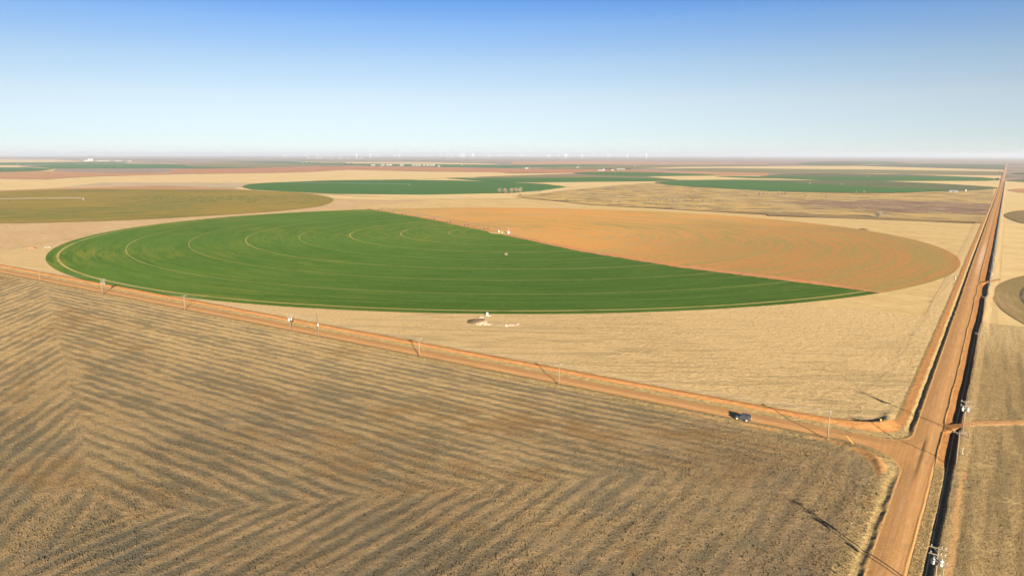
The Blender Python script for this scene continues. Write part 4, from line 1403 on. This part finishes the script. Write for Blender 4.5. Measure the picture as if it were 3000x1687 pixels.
barn("tall narrow white shed between trailer and dark evergreens", (1769, 500.5), 5, 9, 7, M_FARW, M_ROOFG)
barn("cream farmhouse in the middle of the farmstead", (1794, 501), 8, 7.5, 10, M_BARN, M_ROOFG)
barn("big dark green barn with pale roof at the farmstead", (1819, 500), 22, 10.5, 18, M_BARND, M_ROOFG)
barn("small white hut on the far olive strip west of the farmstead", (1692, 492), 6, 6, 8, M_FARW, M_ROOFG)
barn("pale shed beside the two far silos", (252, 472.5), 9, 16, 30, M_SHEDM, M_ROOFG)
for px, w_ in (((290, 473), 8), ((302, 473), 9), ((315, 473), 8), ((343, 473), 7), ((352, 473.4), 6), ((379, 473.6), 9)):
    barn("low pale building in the string east of the far silos", px, w_, 10, 22, M_BARN, M_ROOFG, 0, "low buildings by the silos", door=False)
for px, w_ in (((904, 464.6), 6), ((917, 464.8), 5), ((930, 464.2), 9), ((942, 464.4), 8), ((955, 464.6), 5), ((972, 465), 6), ((997, 465), 8), ((1021, 465), 6), ((1046, 465.6), 5), ((1057, 465.4), 6)):
    barn("hazy pale house of the town along the horizon", px, w_, 16, 30, M_FARW, M_ROOFG, 0, "houses of the horizon town", "house", "house", False)
for px, nm in (((261, 472.5), "west"), ((269, 472.5), "east")):
    x_, y_ = ground_at([px])[0]
    t_ = thing("grain_silo", "white round grain silo in the far pair, " + ("beside the pale shed" if nm == "west" else "away from the pale shed"), "silo", (x_, y_, float(land(x_, y_)) + .5), 0, "far pair of grain silos")
    MB().lathe((0, 0, -1), [(13, 0), (13, 24), (11, 27), (4, 32), (1.5, 33)], 20).build("shell", M_WHITE, t_, smooth=True)
    MB().box((0, 0, 33), (3, 3, 2.4)).build("cap", M_ROOFG, t_)
# white pump houses dotted over the far fields
for px in ((52, 482), (540, 484), (633, 462.5), (792, 467.5), (898, 476), (887, 479.5), (1116, 491.5), (1354, 484.5), (1860, 486.6), (1943, 507.7), (2397, 495), (2545, 517.5), (2372, 538.5), (2466, 540.5), (2558, 480.5), (2660, 471)):
    d_ = F_PX * 88 / (px[1] - 454)
    barn("tiny white pump house dotted in the far fields", px, 2.6, max(2.2, 1.9 * d_ / F_PX), max(2.5, 2.6 * d_ / F_PX), M_FARW, M_FARW, 0, "white pump houses in the far fields", "pump_house", "hut", False)


# ------------------------------------------------------------------ wind turbines on the horizon
def turbine_meshes():
    tw = MB().tube((0, 0, -6), (0, 0, 90), 3.6, 2.5, 10).mesh("tower", True)
    na = MB().box((0, -1, 92), (5, 13, 5.5)).mesh("nacelle")
    hub = MB().lathe((0, 0, 0), [(1.2, 0), (2.6, 1.5), (2.6, 4)], 10).mesh("hub")
    bl = MB()
    prof = [(0, 1.8, .8), (8, 2.6, .5), (25, 1.9, .35), (46, .7, .2)]
    for z_, w_, th_ in prof:
        bl.v += [(-w_, -th_, z_), (w_, -th_, z_), (w_, th_, z_), (-w_, th_, z_)]
    for s_ in range(3):
        for k in range(4):
            bl.f.append((s_ * 4 + k, s_ * 4 + (k + 1) % 4, (s_ + 1) * 4 + (k + 1) % 4, (s_ + 1) * 4 + k))
    bl.f += [(0, 1, 2, 3), (12, 13, 14, 15)]
    bl = bl.mesh("blade")
    for m_ in (tw, na, hub, bl):
        m_.materials.append(M_TURB)
    return tw, na, hub, bl


TW, NA, HUB, BL = turbine_meshes()
TX = [835, 897, 932, 972, 1045, 1085, 1108, 1156, 1159, 1170, 1234, 1253, 1293, 1310, 1325, 1347, 1352, 1359, 1386, 1435, 1462, 1468, 1515, 1529, 1543, 1566, 1574, 1607, 1637, 1657, 1664, 1706, 1737, 1765, 1782, 1787, 1811, 1839, 1876, 1894, 1934, 2030]
BIG = {1045, 1085, 1170, 1310, 1325, 1359, 1386, 1435, 1529, 1607, 1657, 1706, 1782, 1839, 1894}
for i_, u_ in enumerate(TX):
    dist_ = 19500. if u_ in BIG else random.uniform(25000, 31000)
    ray_ = to_world((u_ - 1500) / F_PX, -(460 - 843.5) / F_PX, 1.0)
    hd = math.hypot(ray_[0], ray_[1])
    x_, y_ = CAM_X + ray_[0] / hd * dist_, CAM_Y + ray_[1] / hd * dist_
    t_ = thing("wind_turbine", "white three-bladed wind turbine standing on the far horizon", "wind turbine", (x_, y_, float(land(x_, y_))), random.uniform(-.5, .9), "wind farm turbines on the horizon")
    link("tower", TW, None, t_)
    link("nacelle", NA, None, t_)
    hb = link("hub", HUB, None, t_, (0, -7.5, 92))
    hb.rotation_euler = (R90, 0, 0)
    r0 = random.uniform(0, 2.1)
    for k in range(3):
        b_ = link("blade", BL, None, t_, (0, -9.5, 92))
        b_.rotation_euler = (0, r0 + k * 2.0944, 0)

# ------------------------------------------------------------------ haze
zb, zt = -18.0, 150.0
hz = MB().box((-6000, 19000, (zb + zt) / 2), (80000, 46000, zt - zb)).build("haze", None)
hm = bpy.data.materials.new("haze_air")
hm.use_nodes = True
nt = hm.node_tree
nt.nodes.clear()
pv = nt.nodes.new("ShaderNodeVolumePrincipled")
pv.inputs["Color"].default_value = (.88, .92, .97, 1)
pv.inputs["Density"].default_value = 4.6e-5
pv.inputs["Anisotropy"].default_value = 0.26
mo = nt.nodes.new("ShaderNodeOutputMaterial")
nt.links.new(pv.outputs[0], mo.inputs["Volume"])
hz.data.materials.append(hm)
hz["kind"] = "stuff"
tag(hz, "pale dry air thickening towards the far horizon", "haze")
